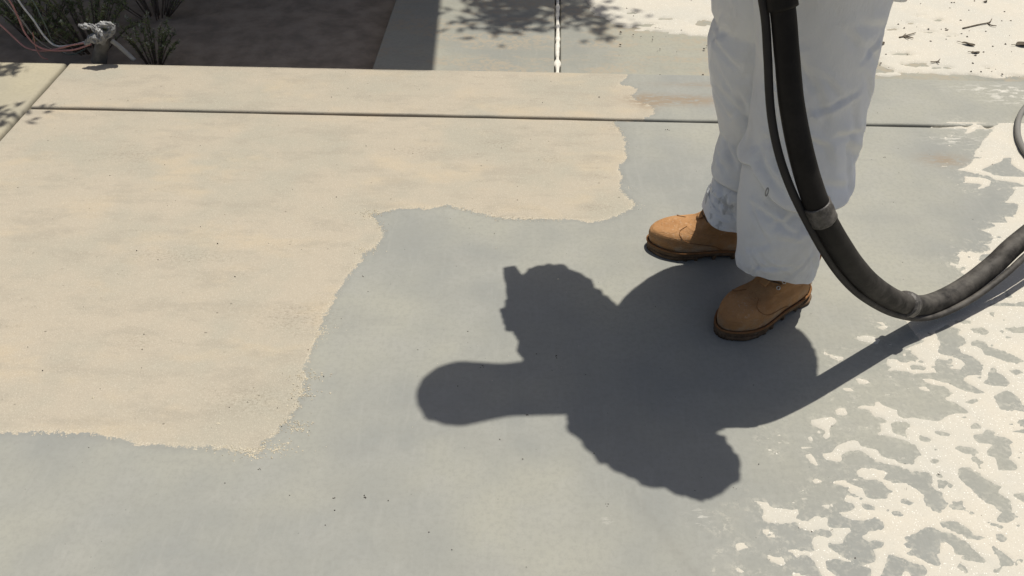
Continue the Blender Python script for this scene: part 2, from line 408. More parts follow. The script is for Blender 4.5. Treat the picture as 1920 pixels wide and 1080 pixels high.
def coords(a, b, res, r):
    e = np.array([0.0, 0.15, 0.4, 0.7, 1.0]) * r
    n = max(2, int((b - a - 2 * r) / res))
    return np.concatenate([a + e, np.linspace(a + r, b - r, n + 1)[1:-1], b - e[::-1]])
def slab(name, parent, x0, x1, y0, y1, res, mat, r=0.008, top=0.0, bot=-0.09, fields=False, wob=0.0, uneven=0.0012):
    xs, ys = coords(x0, x1, res, r), coords(y0, y1, res, r)
    X, Y = np.meshgrid(xs, ys)
    d = np.minimum(np.minimum(X - x0, x1 - X), np.minimum(Y - y0, y1 - Y)).clip(0, r)
    Z = top - (r - np.sqrt(np.maximum(r * r - (r - d) ** 2, 0)))
    Z = Z + uneven * vnoise(X, Y, 3.0, 5) * (d >= r)
    if wob:                                            # hand-tooled edges are never dead straight
        k = np.clip(1 - np.abs(Y - y1) / 0.04, 0, 1); Y = Y + k * wob * (vnoise(X, X * 0, 2.2, 8) + 0.5 * vnoise(X, X * 0, 11, 9))
        k = np.clip(1 - np.abs(Y - y0) / 0.04, 0, 1); Y = Y + k * wob * (vnoise(X, X * 0, 2.2, 18) + 0.5 * vnoise(X, X * 0, 11, 19))
        k = np.clip(1 - np.abs(X - x0) / 0.04, 0, 1); X = X + k * wob * (vnoise(Y, X * 0, 4, 28) + 0.5 * vnoise(Y, X * 0, 17, 29))
    ny, nx = X.shape
    V = np.stack([X, Y, Z], -1).reshape(-1, 3)
    idx = np.arange(nx * ny).reshape(ny, nx)
    q = np.stack([idx[:-1, :-1], idx[:-1, 1:], idx[1:, 1:], idx[1:, :-1]], -1).reshape(-1, 4)
    loop = np.concatenate([idx[0, :-1], idx[:-1, -1], idx[-1, :0:-1], idx[:0:-1, 0]])
    low = V[loop].copy(); low[:, 2] = bot
    k = np.arange(len(loop)); kn = (k + 1) % len(loop); nb = len(V)
    side = np.stack([loop[k], nb + k, nb + kn, loop[kn]], -1)
    V = np.vstack([V, low]); F = np.vstack([q, side])
    o = obj(name, V, F.tolist(), mat, parent)
    if fields:
        def put(nm, val):
            a = o.data.attributes.new(nm, 'FLOAT', 'POINT'); a.data.foreach_set('value', np.asarray(val, np.float32))
        x, y = V[:, 0], V[:, 1]
        put('sd_tan', np.clip(poly_sd(TAN_W, x, y), -0.3, 0.3))
        def blob(px, py, rx, ry):
            c = G(px, py); return np.exp(-(((x - c[0]) / rx) ** 2 + ((y - c[1]) / ry) ** 2))
        put('dust', np.exp(np.minimum(sd_sand(x, y), 0) / 0.009))
        mk = np.full(x.shape, 9.0)
        for a, b_ in zip(DRAG[:-1], DRAG[1:]):
            e = b_ - a; h = np.clip(((x - a[0]) * e[0] + (y - a[1]) * e[1]) / (e @ e), 0, 1); mk = np.minimum(mk, np.hypot(x - a[0] - h * e[0], y - a[1] - h * e[1]))
        put('drag', np.exp(-(mk / 0.010) ** 2))
        put('pit', np.clip(sum(blob(*q) for q in PITS), 0, 1))
        put('rust', np.clip(1.3 * blob(1275, 188, 0.17, 0.035) + blob(1215, 190, 0.05, 0.05) + 0.9 * blob(1770, 300, 0.07, 0.035) + 0.6 * blob(1340, 160, 0.2, 0.02), 0, 1))
        put('pale', np.clip(blob(1880, 168, 0.16, 0.03) + blob(1905, 185, 0.1, 0.04) + 0.8 * blob(1790, 262, 0.07, 0.03) + blob(1820, 238, 0.1, 0.02) + 0.7 * blob(1310, 972, 0.02, 0.02) + 0.7 * blob(1140, 975, 0.008, 0.008), 0, 1))
    return o

# ------------------------------------------------------------------ spilled blasting sand
def tile(ox, oy, s): return lambda *p: [(ox + x / s, oy + y / s) for x, y in p]
A = tile(1360, 880, 5.4); B = tile(1640, 880, 5.4); C_ = tile(1440, 690, 5.4); D = tile(1640, 690, 5.4)
E_ = tile(1560, 560, 5.3333); F_ = tile(1700, 200, 6.75); T = tile(1740, 340, 6.0)
MAIN = (F_((1700, 120), (1500, 165), (1260, 190), (1150, 215), (1100, 290), (1040, 360), (960, 430), (930, 510), (870, 560), (850, 640), (840, 690), (760, 760), (650, 800),
        (740, 815), (900, 840), (1050, 880), (1130, 925), (1270, 945), (1400, 960), (1480, 990))
    + T((1080, 60), (940, 60), (980, 110), (940, 160), (900, 200), (860, 240), (960, 245), (1020, 260), (1000, 310), (980, 370), (940, 380), (960, 400), (850, 395), (880, 460),
        (750, 460), (680, 465), (750, 500), (690, 530), (590, 540), (620, 575), (700, 610), (720, 640), (690, 695), (580, 712), (660, 730), (680, 750), (650, 780), (560, 795),
        (470, 775), (400, 775), (340, 795), (320, 840), (340, 860), (330, 900), (300, 920), (240, 910), (235, 950), (300, 960), (290, 985), (350, 995), (400, 980), (350, 1020), (400, 1060))
    + E_((720, 180), (760, 250), (870, 400), (920, 430), (740, 500), (860, 590), (930, 640), (800, 625), (720, 640), (650, 610), (560, 605), (540, 650), (600, 690), (570, 715))
    + D((290, 25), (400, 60), (480, 45), (620, 50), (480, 110), (510, 140), (600, 170), (700, 185), (750, 220), (770, 265), (740, 290), (700, 295), (720, 330), (820, 360), (890, 400),
        (950, 460), (850, 455), (760, 470), (700, 500), (660, 545), (560, 525), (420, 505), (290, 505), (240, 480), (225, 430), (150, 400), (80, 375), (40, 345))
    + C_((1080, 350), (1080, 385), (960, 380), (900, 400), (1030, 430), (1080, 490), (1150, 505), (1220, 545), (1130, 560), (1150, 640), (1100, 670), (1240, 690), (1380, 730), (1460, 770))
    + D((480, 870), (410, 910), (405, 970), (310, 970))
    + C_((1260, 930), (1140, 880), (1100, 830), (950, 790), (910, 740), (860, 725), (780, 750), (690, 790), (650, 850), (550, 870), (580, 920), (670, 950), (750, 940), (740, 890),
        (820, 840), (920, 835), (1000, 870), (1070, 920), (1090, 950), (1200, 975), (1300, 985), (1420, 1045), (1200, 1045), (1040, 1010), (920, 1020), (890, 1060))
    + A((1330, 40), (1350, 80), (1460, 105), (1512, 110)) + B((80, 135), (130, 190), (175, 215), (130, 300), (0, 310))
    + A((1420, 280), (1410, 240), (1390, 190), (1230, 130), (1130, 115), (1090, 120), (1090, 140), (1180, 165), (1260, 235), (1340, 270), (1345, 290), (1220, 255), (1205, 320),
        (1300, 345), (1315, 390), (1210, 440), (1150, 435), (1200, 480), (1290, 515), (1400, 525), (1512, 490))
    + B((80, 530), (110, 575), (70, 605), (0, 615)) + A((1420, 650), (1370, 680), (1400, 710), (1460, 735)) + B((0, 715), (105, 745), (80, 790), (0, 800))
    + A((1480, 820), (1512, 850), (1512, 930), (1400, 965), (1300, 950), (1150, 850), (1050, 790), (1040, 745), (1130, 755), (1200, 760), (1210, 680), (1290, 620), (1260, 580),
        (1090, 590), (1030, 560), (1050, 520), (1030, 480), (900, 480), (850, 510), (770, 515), (720, 490), (740, 440), (730, 410), (560, 400), (460, 380), (420, 330), (290, 320),
        (360, 370), (380, 430), (360, 480), (420, 540), (540, 550), (650, 555), (690, 525), (740, 560), (740, 600), (800, 630), (880, 640), (930, 665), (870, 690), (880, 750),
        (915, 825), (800, 830), (700, 800), (650, 795), (645, 840), (720, 890), (800, 870), (880, 910), (920, 990), (980, 1080), (1060, 1400))
    + [(2500, 1300), (2500, 190)])
HOLES = [F_((940, 800), (1060, 740), (1200, 690), (1220, 650), (1330, 640), (1320, 720), (1400, 780), (1480, 830), (1500, 890), (1200, 880), (1100, 860), (1000, 820)),
    T((590, 870), (620, 840), (720, 835), (740, 850), (620, 910), (580, 890)), T((790, 770), (850, 710), (900, 690), (880, 720), (800, 780)), T((890, 640), (930, 640), (920, 665), (885, 670)),
    E_((750, 660), (870, 660), (950, 690), (930, 720), (800, 705)),
    E_((1030, 320), (1150, 260), (1280, 310), (1250, 350), (1320, 400), (1330, 440), (1270, 490), (1300, 545), (1400, 580), (1480, 640), (1500, 760), (1290, 760), (1330, 650), (1250, 590), (1070, 550), (1060, 480), (1090, 460), (1050, 380)),
    E_((1020, 610), (1100, 600), (1220, 640), (1210, 670), (1190, 700), (1280, 730), (1300, 780), (1020, 780), (1060, 720), (1040, 670)),
    E_((1210, 230), (1290, 205), (1390, 230), (1380, 245), (1250, 245)), E_((1380, 300), (1500, 295), (1580, 330), (1550, 355), (1420, 335)), E_((1740, 300), (1990, 280), (1980, 345), (1800, 330)),
    E_((1380, 450), (1440, 420), (1530, 430), (1570, 490), (1700, 520), (1810, 580), (1910, 620), (1860, 645), (1720, 620), (1620, 580), (1540, 560), (1500, 500)),
    E_((1730, 380), (1800, 380), (1790, 400), (1740, 402)), E_((1560, 70), (1620, 50), (1850, 50), (1950, 20), (1950, 70), (1880, 75), (1620, 70)),
    D((640, 60), (600, -20), (1090, -10), (1080, 40), (960, 55), (900, 100), (895, 125), (1000, 190), (1110, 245), (1040, 262), (930, 235), (800, 185), (730, 150), (560, 110), (480, 108), (500, 65)),
    D((860, 490), (930, 480), (940, 515), (860, 500)), D((150, 550), (310, 545), (375, 590), (305, 630), (330, 705), (180, 650), (170, 600)),
    B((130, 40), (60, -5), (200, -30), (320, -5), (360, 30), (470, 30), (540, 20), (590, 70), (585, 130), (560, 150), (600, 200), (690, 240), (680, 290), (735, 350), (710, 400), (650, 435), (580, 410), (530, 360), (490, 290), (510, 260), (420, 200), (320, 135), (170, 125), (85, 95)),
    B((640, 110), (720, 105), (800, 170), (720, 205), (640, 190)), B((260, 300), (330, 300), (405, 345), (370, 375), (280, 350)), B((140, 420), (200, 425), (310, 450), (280, 475), (180, 450)),
    B((840, -10), (960, -10), (1100, 80), (1200, 140), (1300, 185), (1240, 220), (1260, 250), (1370, 320), (1360, 380), (1390, 450), (1450, 490), (1330, 550), (1240, 530), (1230, 490), (1280, 430), (1230, 380), (1110, 320), (1020, 240), (900, 130), (850, 60)),
    B((650, 530), (720, 515), (820, 530), (930, 590), (1000, 660), (1130, 690), (1040, 720), (950, 705), (820, 630), (680, 570)),
    B((290, 680), (420, 650), (500, 590), (600, 600), (720, 640), (850, 690), (950, 760), (1020, 830), (1080, 890), (1150, 945), (1100, 955), (900, 910), (790, 840), (810, 800), (730, 740), (660, 745), (660, 980), (560, 950), (420, 880), (320, 850), (340, 820), (420, 810), (290, 770), (350, 750)),
    B((770, 940), (830, 940), (950, 1015), (880, 1020)), B((1190, 780), (1300, 850), (1400, 925), (1500, 915), (1400, 980), (1290, 980), (1250, 880)), B((1220, 650), (1280, 645), (1340, 700), (1300, 735), (1240, 710)),
    B((1140, 530), (1200, 540), (1310, 580), (1290, 600), (1180, 570)), B((900, 415), (960, 410), (1025, 435), (990, 460), (930, 440)), B((1390, 240), (1560, 260), (1580, 360), (1420, 280)), B((1260, 0), (1440, 0), (1430, 15), (1300, 15)),
    B((120, 870), (160, 855), (280, 900), (400, 960), (480, 980), (530, 1030), (480, 1100), (370, 1080), (350, 1040), (300, 1030), (270, 1080), (200, 1200), (40, 1150), (60, 1080), (110, 980), (130, 940)),
    B((1200, 1010), (1280, 1005), (1260, 1040), (1200, 1050)),
    D((920, 345), (1030, 315), (1040, 330), (990, 360)), D((1010, 85), (1080, 85), (1085, 105), (1030, 100)), D((1090, 150), (1150, 110), (1160, 50), (1200, 35), (1300, 80), (1360, 150), (1330, 190), (1200, 175)),
    D((1210, 290), (1300, 240), (1350, 230), (1460, 310), (1480, 370), (1530, 400), (1530, 440), (1280, 415), (1230, 340)), D((1370, 30), (1440, 20), (1500, 50), (1430, 70)),
    D((530, 625), (640, 635), (760, 660), (770, 690), (690, 690), (600, 655)), D((430, 710), (480, 685), (550, 705), (590, 740), (530, 755), (450, 730)),
    D((810, 800), (850, 785), (960, 800), (1050, 850), (1020, 880), (920, 870), (840, 830)), D((960, 900), (1020, 895), (1110, 970), (1050, 980), (980, 930)), D((970, 590), (1020, 555), (1090, 600), (1100, 620), (1000, 615)),
    D((1000, 680), (1100, 670), (1120, 620), (1210, 650), (1200, 690), (1300, 700), (1420, 750), (1360, 780), (1390, 840), (1360, 920), (1450, 1000), (1440, 1040), (1260, 1035), (1220, 910), (1140, 880), (1130, 830), (1220, 770), (1060, 765), (1005, 720)),
    D((545, 930), (600, 905), (660, 950), (600, 970)), D((610, 825), (700, 830), (720, 845), (650, 840)), D((830, 1030), (880, 995), (1000, 1040), (1080, 1085), (850, 1085)), D((1450, 560), (1530, 500), (1530, 600), (1470, 600)),
    D((1370, 640), (1530, 625), (1530, 660)), D((1390, 860), (1500, 850), (1490, 875)),
    A((1140, 1080), (1030, 1010), (1010, 920), (1100, 905), (1230, 935), (1330, 965), (1400, 985), (1470, 1010), (1480, 1050), (1460, 1200), (1250, 1250)),
    A((1240, 245), (1300, 240), (1350, 280)), A((1370, 350), (1440, 350), (1512, 375), (1512, 410), (1420, 405)), A((890, 620), (960, 610), (1050, 625), (1095, 685), (1000, 680), (930, 655))]
ISLES = [F_((730, 885), (880, 890), (1000, 905), (1080, 940), (1040, 1000), (980, 1020), (860, 1055), (960, 990), (900, 970), (740, 960), (740, 920)), F_((730, 340), (790, 260), (850, 225), (940, 230), (860, 300), (760, 345)),
    F_((540, 380), (580, 340), (612, 335), (570, 375)), F_((470, 390), (500, 380), (515, 400), (490, 410)), F_((490, 200), (560, 190), (900, 185), (1010, 205), (900, 212), (600, 212)), F_((680, 262), (720, 258), (725, 270), (690, 272)),
    E_((245, 375), (370, 370), (490, 410), (440, 450), (270, 410)), E_((-30, 560), (0, 565), (110, 590), (105, 615), (0, 595)), E_((440, 285), (560, 275), (510, 305)), E_((1170, 690), (1260, 650), (1330, 650), (1290, 715)),
    D((440, 185), (520, 190), (590, 245), (520, 240), (450, 210)), D((145, 82), (200, 85), (150, 98)), D((135, 122), (190, 120), (160, 135)),
    C_((445, 530), (570, 500), (640, 490), (700, 530), (660, 570), (620, 610), (630, 670), (590, 715), (555, 690), (600, 650), (560, 620), (450, 570)), C_((680, 430), (730, 405), (780, 410), (805, 460), (760, 485), (700, 470)),
    C_((400, 700), (440, 690), (470, 750), (430, 745)), C_((385, 880), (440, 870), (470, 910), (520, 990), (480, 990), (400, 920)), C_((890, 110), (920, 100), (1050, 145), (980, 160), (920, 155)), C_((760, 210), (830, 200), (870, 230), (790, 235)),
    C_((810, 625), (850, 632), (830, 650)), C_((90, 670), (130, 665), (150, 700)), C_((0, 825), (60, 840), (110, 865), (50, 858)),
    A((380, 600), (450, 605), (540, 690), (430, 690), (370, 650)), A((90, 750), (180, 740), (250, 800), (130, 830), (90, 800)), A((420, 870), (530, 880), (620, 940), (580, 990), (450, 930)), A((70, 1010), (130, 980), (230, 1060), (150, 1060)),
    A((670, 1045), (740, 1050), (820, 1085), (690, 1090)), A((870, 120), (910, 85), (985, 120), (920, 155)), A((765, 215), (790, 195), (825, 235)), A((980, 370), (1080, 350), (1095, 385), (1070, 415)), A((0, 510), (25, 500), (30, 545), (0, 570))]
def to_world(P, z=0.0): return np.array([G(x, y, z)[:2] for x, y in P])
def heightfield(name, x0, x1, y0, y1, res, sdf, thick, z0, label, rough=0.0012):
    xs = np.arange(x0, x1, res); ys = np.arange(y0, y1, res); X, Y = np.meshgrid(xs, ys)
    sd = sdf(X, Y)
    sd = sd + 0.0022 * vnoise(X, Y, 80, 31) + 0.0028 * vnoise(X, Y, 190, 32) * (vnoise(X, Y, 12, 33) > 0)
    h = np.clip(sd / 0.02, -1, 1)
    Z = z0 + np.where(h > 0, 0.0008 * np.minimum(h * 6, 1) + thick * h ** 0.7, 0.012 * h) + (h > 0.1) * rough * (vnoise(X, Y, 30, 41) + 0.6 * vnoise(X, Y, 90, 42)) * 0.5
    keep = sd > -0.03
    ny, nx = X.shape; idx = np.arange(nx * ny).reshape(ny, nx)
    q = np.stack([idx[:-1, :-1], idx[:-1, 1:], idx[1:, 1:], idx[1:, :-1]], -1).reshape(-1, 4)
    kq = keep.ravel()[q].any(1); q = q[kq]
    used = np.unique(q); remap = -np.ones(nx * ny, int); remap[used] = np.arange(len(used))
    V = np.stack([X.ravel(), Y.ravel(), Z.ravel()], -1)[used]
    o = obj(name, V, remap[q].tolist(), M['sand'])
    return tag(o, label, kind='stuff')
mainW = to_world(MAIN); holesW = [to_world(p) for p in HOLES]; islesW = [to_world(p) for p in ISLES]
rr = np.random.default_rng(5)
for k in range(60):                                     # the same blotches go on past the right edge of the picture
    c = np.array([rr.uniform(1.75, 2.7) if k % 3 else rr.uniform(1.25, 2.3), rr.uniform(0.75, 2.6)])
    if k % 3 == 0 and c[0] < 1.05 + 0.55 * (c[1] - 1.0) + 0.35: continue
    a = rr.uniform(-0.9, -0.3); L = rr.uniform(0.02, 0.09); W = L * rr.uniform(0.3, 0.6); th = np.linspace(0, 2 * np.pi, 14)[:-1]
    r = 1 + 0.25 * rr.standard_normal(13)
    holesW.append(np.stack([c[0] + r * (L * np.cos(th) * math.cos(a) - W * np.sin(th) * math.sin(a)), c[1] + r * (L * np.cos(th) * math.sin(a) + W * np.sin(th) * math.cos(a))], -1))
def sd_sand(X, Y):
    sd = np.clip(poly_sd(mainW, X, Y), -0.06, 0.06)
    for h in holesW: sd = np.minimum(sd, -local_sd(h, X, Y))
    for i in islesW: sd = np.maximum(sd, local_sd(i, X, Y))
    sd = np.minimum(sd, 0.03 * (0.88 - vnoise(X, Y * 1.7, 42, 71)) + 0.004 * vnoise(X, Y, 140, 72))           # small bare spots
    near = (sd > -0.05) & (sd < 0)
    return np.where(near, np.maximum(sd, 0.02 * (vnoise(X * .7, Y * 1.6, 58, 73) - 0.90)), sd)                # stray flecks
DRAG = [G(*q)[:2] for q in ((1185, 925), (1215, 965), (1250, 1010), (1290, 1062), (1340, 1110))]
PITS = [(560, 580, .045, .022), (780, 282, .09, .03), (935, 268, .09, .035), (1030, 300, .05, .03), (470, 750, .10, .05), (1120, 392, .05, .02), (255, 640, .05, .03), (240, 290, .12, .05), (560, 600, .12, .05), (330, 480, .2, .03), (1150, 240, .06, .03)]
base = MB(); base.add(*box(-4.5, 5.5, -3.5, 3.10, -0.14, -0.034))
patio = tag(base.build('patio', M['joint'], smooth=False), 'concrete patio of tooled panels, tan where blasted and grey elsewhere', kind='structure')
JY0, JY1, JX = 2.762, 2.779, -1.862
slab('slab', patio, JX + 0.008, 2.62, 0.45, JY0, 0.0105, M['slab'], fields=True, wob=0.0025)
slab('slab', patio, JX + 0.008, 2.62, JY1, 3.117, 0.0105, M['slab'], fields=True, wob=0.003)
slab('slab', patio, -4.4, JX - 0.008, 0.45, 3.122, 0.03, M['side'], r=0.016, wob=0.004)
for a in ((JX + 0.008, 2.62, -3.4, 0.435), (-4.4, JX - 0.008, -3.4, 0.435), (2.635, 5.4, 0.45, JY0), (2.635, 5.4, JY1, 3.117), (2.635, 5.4, -3.4, 0.435)):
    slab('slab', patio, *a, 0.2, M['side'])

db = MB(); db.add(*box(-0.66, 5.5, 3.12, 9.0, -0.2, ZR - 0.03))
drive = tag(db.build('driveway', M['joint'], smooth=False), 'grey concrete driveway panels behind the patio, half in shade', kind='structure')
slab('slab', drive, -0.69, 0.036, 3.122, 4.9, 0.05, M['rear'], top=ZR, bot=-0.2)
slab('slab', drive, 0.060, 2.9, 3.122, 4.9, 0.05, M['rear'], top=ZR, bot=-0.2)
slab('slab', drive, -0.69, 0.036, 4.91, 9.0, 0.3, M['rear'], top=ZR, bot=-0.2)
slab('slab', drive, 0.060, 2.9, 4.91, 9.0, 0.3, M['rear'], top=ZR, bot=-0.2)
slab('slab', drive, 2.91, 5.4, 3.122, 9.0, 0.3, M['rear'], top=ZR, bot=-0.2)
# ragged white filler in the driveway joint
ys = np.linspace(3.124, 5.2, 170); mb = MB(); V = []
for y in ys:
    w = 0.0085 + 0.003 * float(vnoise(np.array([y]), np.array([0.]), 34, 2)[0]) + (0.006 if abs(y - 3.30) < 0.02 else 0)
    c = 0.048 + 0.002 * float(vnoise(np.array([y]), np.array([0.]), 9, 6)[0])
    V += [(c - w, y, ZR - 0.006), (c - w * 0.7, y, ZR + 0.003), (c + w * 0.6, y, ZR + 0.004), (c + w, y, ZR - 0.006)]
F = [(i * 4 + k, i * 4 + k + 1, (i + 1) * 4 + k + 1, (i + 1) * 4 + k) for i in range(len(ys) - 1) for k in range(3)]
mb.add(V, [f[::-1] for f in F]); mb.build('joint_filler', M['caulk'], drive)

heightfield('sand', 0.30, 2.55, 0.78, 2.80, 0.0055, sd_sand, 0.0012, 0.0, 'pale cream blasting sand lying in blotches over the right of the patio')
REAR_PX = [(1090, -20), (1104, 18), (1135, 38), (1150, 48), (1190, 54), (1240, 60), (1290, 68), (1330, 70), (1400, 96), (1560, 112), (1645, 114), (1668, 128), (1640, 139), (1700, 141), (1780, 143.5), (1920, 146), (2400, 152), (2600, -300), (1070, -300)]
rearW = to_world(REAR_PX, ZR)
rh = [to_world([(cx + rx * math.cos(a) * (1 + .3 * math.sin(3 * a + cx)), cy + ry * math.sin(a)) for a in np.linspace(0, 6.2, 14)], ZR) for cx, cy, rx, ry in
      ((1720, 122, 26, 5), (1765, 128, 22, 2.5), (1700, 137, 20, 2), (1690, 102, 20, 3), (1672, 56, 16, 2.5), (1718, 31, 11, 2), (1757, 39, 10, 2.5), (1707, 44, 9, 2), (1640, 118, 10, 4), (1320, 44, 22, 6), (1250, 36, 20, 2), (1180, 25, 14, 2), (1210, 48, 16, 3), (1850, 128, 9, 1.5), (1782, 69, 10, 2), (1740, 61, 12, 1.5))]
def sd_rear(X, Y):
    sd = np.clip(poly_sd(rearW, X, Y), -0.06, 0.06) + 0.022 * vnoise(X, Y * 2.2, 11, 51) + 0.014 * vnoise(X, Y * 2, 34, 52)
    for h in rh: sd = np.minimum(sd, -local_sd(h, X, Y) + 0.008 * vnoise(X, Y, 60, 53) + 0.004)
    return sd
heightfield('sand', 0.05, 3.4, 3.128, 4.6, 0.0075, sd_rear, 0.006, ZR, 'thick pale sand covering the driveway behind the worker')

# grit along the broken edge of the tan patch, and dark specks
def chips(pts, sizes, flat=0.5):
    V = []; F = []
    for (x, y, z), s in zip(pts, sizes):
        a = random.uniform(0, 6.28); k = len(V); n = 5
        ring = [(x + s * random.uniform(.6, 1.2) * math.cos(a + 6.283 * i / n), y + s * random.uniform(.5, 1.0) * math.sin(a + 6.283 * i / n), z - 0.0005) for i in range(n)]
        V += ring + [(x + random.uniform(-.3, .3) * s, y + random.uniform(-.3, .3) * s, z + s * flat * random.uniform(.7, 1.3))]
        F += [(k + i, k + (i + 1) % n, k + n) for i in range(n)]
    return V, F
pts = []; sz = []
P = np.array(TAN_W[10:62]); seg = np.linalg.norm(np.diff(P, axis=0), axis=1)
clump = np.array([G(*p)[:2] for p in ((560, 800), (520, 838), (575, 706), (1170, 352), (600, 620), (700, 400), (470, 850), (570, 735), (1185, 385), (690, 470))])
for i in range(len(seg)):
    for k in range(int(seg[i] * 420)):
        u = rr.uniform(); p = P[i] * (1 - u) + P[i + 1] * u + rr.normal(0, 0.007, 2)
        if vnoise(p[:1], p[1:], 9, 61)[0] < -0.25: continue
        pts.append((p[0], p[1], 0.0005)); sz.append(rr.uniform(0.0008, 0.0024))
for c in clump:
    for k in range(70):
        p = c + rr.normal(0, 1, 2) * (0.020, 0.012); pts.append((p[0], p[1], 0.0005)); sz.append(rr.uniform(0.001, 0.003))
for k in range(170):
    x, y = rr.uniform(-1.8, 0.3), rr.uniform(1.25, 3.05); pts.append((x, y, 0.0005)); sz.append(float(rr.gamma(2.0, 0.0005)) + 0.0005)
M['grit'] = simple('cream_grit', (0.56, 0.50, 0.38), 0.85, 0.25, 300)
mb = MB(); mb.add(*chips(pts, sz)); tag(mb.build('grit', M['grit'], smooth=False), 'crumbs of cream grit along the broken edge of the tan patch', kind='stuff')
DARK = [(90, 264, 3), (140, 335, 2.2), (291, 355, 2.2), (168, 391, 2.4), (99, 411, 2.2), (314, 386, 1.8), (300, 444, 1.8), (459, 320, 2), (409, 351, 1.6), (615, 467, 2.2), (486, 880, 4), (627, 934, 4.5), (685, 934, 6), (728, 939, 3.5),
    (610, 985, 3), (804, 998, 3), (847, 1031, 2.5), (980, 861, 3.2), (937, 824, 3), (871, 840, 2), (543, 929, 2.6), (422, 906, 2.5), (1138, 945, 5), (1043, 667, 6), (905, 687, 5), (988, 778, 4), (1006, 664, 3), (1098, 703, 3),
    (1250, 243, 6), (1660, 295, 4), (1684, 279, 2), (1634, 300, 2.5), (1824, 412, 2.2), (1781, 720, 2.5), (1697, 870, 2.2), (1699, 918, 4.5), (1761, 889, 5), (1783, 1075, 5), (1893, 780, 4.5), (1840, 967, 3), (1660, 896, 0), (1559, 995, 4), (1522, 997, 3), (1490, 970, 2),
    (681, 518, 4.5), (690, 547, 3.5), (640, 598, 3), (607, 706, 3.2), (270, 627, 3), (80, 695, 3.2), (464, 754, 2.5), (520, 765, 3), (430, 764, 3), (265, 690, 2), (835, 238, 2), (875, 242, 2), (740, 280, 3.2), (774, 288, 3), (940, 278, 3.5), (1010, 300, 2.5), (895, 289, 2.5),
    (648, 135, 3), (1033, 153, 3), (1089, 159, 2), (1645, 212, 2.5), (927, 438, 3), (880, 428, 2), (1122, 530, 2), (845, 410, 2), (1160, 492, 2), (1062, 476, 2), (580, 808, 2.2), (530, 700, 2), (1350, 245, 2)]
pts = []; sz = []
for x, y, s in DARK:
    c = G(x, y); n = 1 if s < 3.9 else 4
    for k in range(n):
        q = c[:2] + rr.normal(0, 1, 2) * (0.0 if n == 1 else 0.0022 * s / 4); pts.append((q[0], q[1], 0.0012)); sz.append(0.00058 * s * (1.0 if n == 1 else 0.55))
for k in range(260):
    x, y = rr.uniform(-1.8, 2.0), rr.uniform(0.9, 3.05); pts.append((x, y, 0.0012)); sz.append(float(rr.gamma(2.0, 0.00034)) + 0.0004)
for k in range(150):
    x, y = rr.uniform(0.2, 2.6), rr.uniform(3.15, 4.2); pts.append((x, y, ZR + 0.008)); sz.append(float(rr.gamma(2.0, 0.0012)) + 0.001)
for x, y, s in ((1725, 10, 3), (1783, 8, 5), (1788, 8, 4), (1848, 2, 6), (1780, 18, 4), (1800, 41, 5), (1882, 25, 4), (1894, 42, 4), (1847, 62, 4), (1772, 57, 4), (1776, 59, 3.5), (1843, 101, 4), (1823, 122, 5), (1700, 106, 3), (1884, 86, 5), (1860, 90, 4), (1812, 72, 4), (1660, 105, 4), (1683, 49, 4), (1878, 143, 5), (1838, 138, 4), (1743, 80, 3)):
    c = G(x, y, ZR); pts.append((c[0], c[1], ZR + 0.008)); sz.append(0.0012 * s)
M['speck'] = simple('dark_specks', (0.055, 0.045, 0.036), 0.9, 0.4, 300)
mb = MB(); mb.add(*chips(pts, sz, 0.7)); tag(mb.build('debris_specks', M['speck'], smooth=False), 'tiny dark crumbs and pits scattered over the concrete', kind='stuff')

# ------------------------------------------------------------------ the worker
FWD = np.array([-0.93, -0.36, 0.0]); FWD /= np.linalg.norm(FWD)
SIDE = np.array([0.36, -0.93, 0.0])                     # towards the worker's near (left) side
HIP = np.array([0.62, 1.91, 0.93]); CHEST = np.array([0.39, 1.82, 1.33]); NECK = np.array([0.27, 1.785, 1.46]); HEAD = np.array([0.06, 1.765, 1.545])
N_HIP = np.array([0.585, 1.83, 0.90]); N_KNEE = np.array([0.585, 1.80, 0.48]); N_ANK = np.array([0.640, 1.81, 0.09])
F_HIP = np.array([0.55, 1.95, 0.90]); F_KNEE = np.array([0.505, 1.985, 0.48]); F_ANK = np.array([0.545, 2.035, 0.09])
N_SHO = np.array([0.405, 1.66, 1.37]); N_ELB = np.array([0.540, 1.492, 1.14]); N_HAND = np.array([0.385, 1.63, 1.045])
F_SHO = np.array([0.35, 1.985, 1.37]); F_ELB = np.array([0.205, 2.115, 1.18]); F_HAND = np.array([0.125, 1.95, 1.10])
HOSE = [(2.30, 2.62, 0.04), (1.90, 2.40, 0.045), (1.58, 2.16, 0.13), (1.303, 1.953, 0.137), (1.207, 1.881, 0.091), (1.108, 1.810, 0.066), (1.001, 1.741, 0.072), (0.896, 1.673, 0.135), (0.782, 1.599, 0.244), (0.693, 1.545, 0.350),
        (0.611, 1.508, 0.465), (0.560, 1.508, 0.546), (0.516, 1.521, 0.639), (0.479, 1.548, 0.742), (0.454, 1.573, 0.840), (0.430, 1.598, 0.933), (0.385, 1.63, 1.045), (0.27, 1.72, 1.10), (0.16, 1.845, 1.105), (0.122, 1.95, 1.10), (0.10, 2.07, 1.08)]
HOSE[2] = (1.58, 2.17, 0.17)

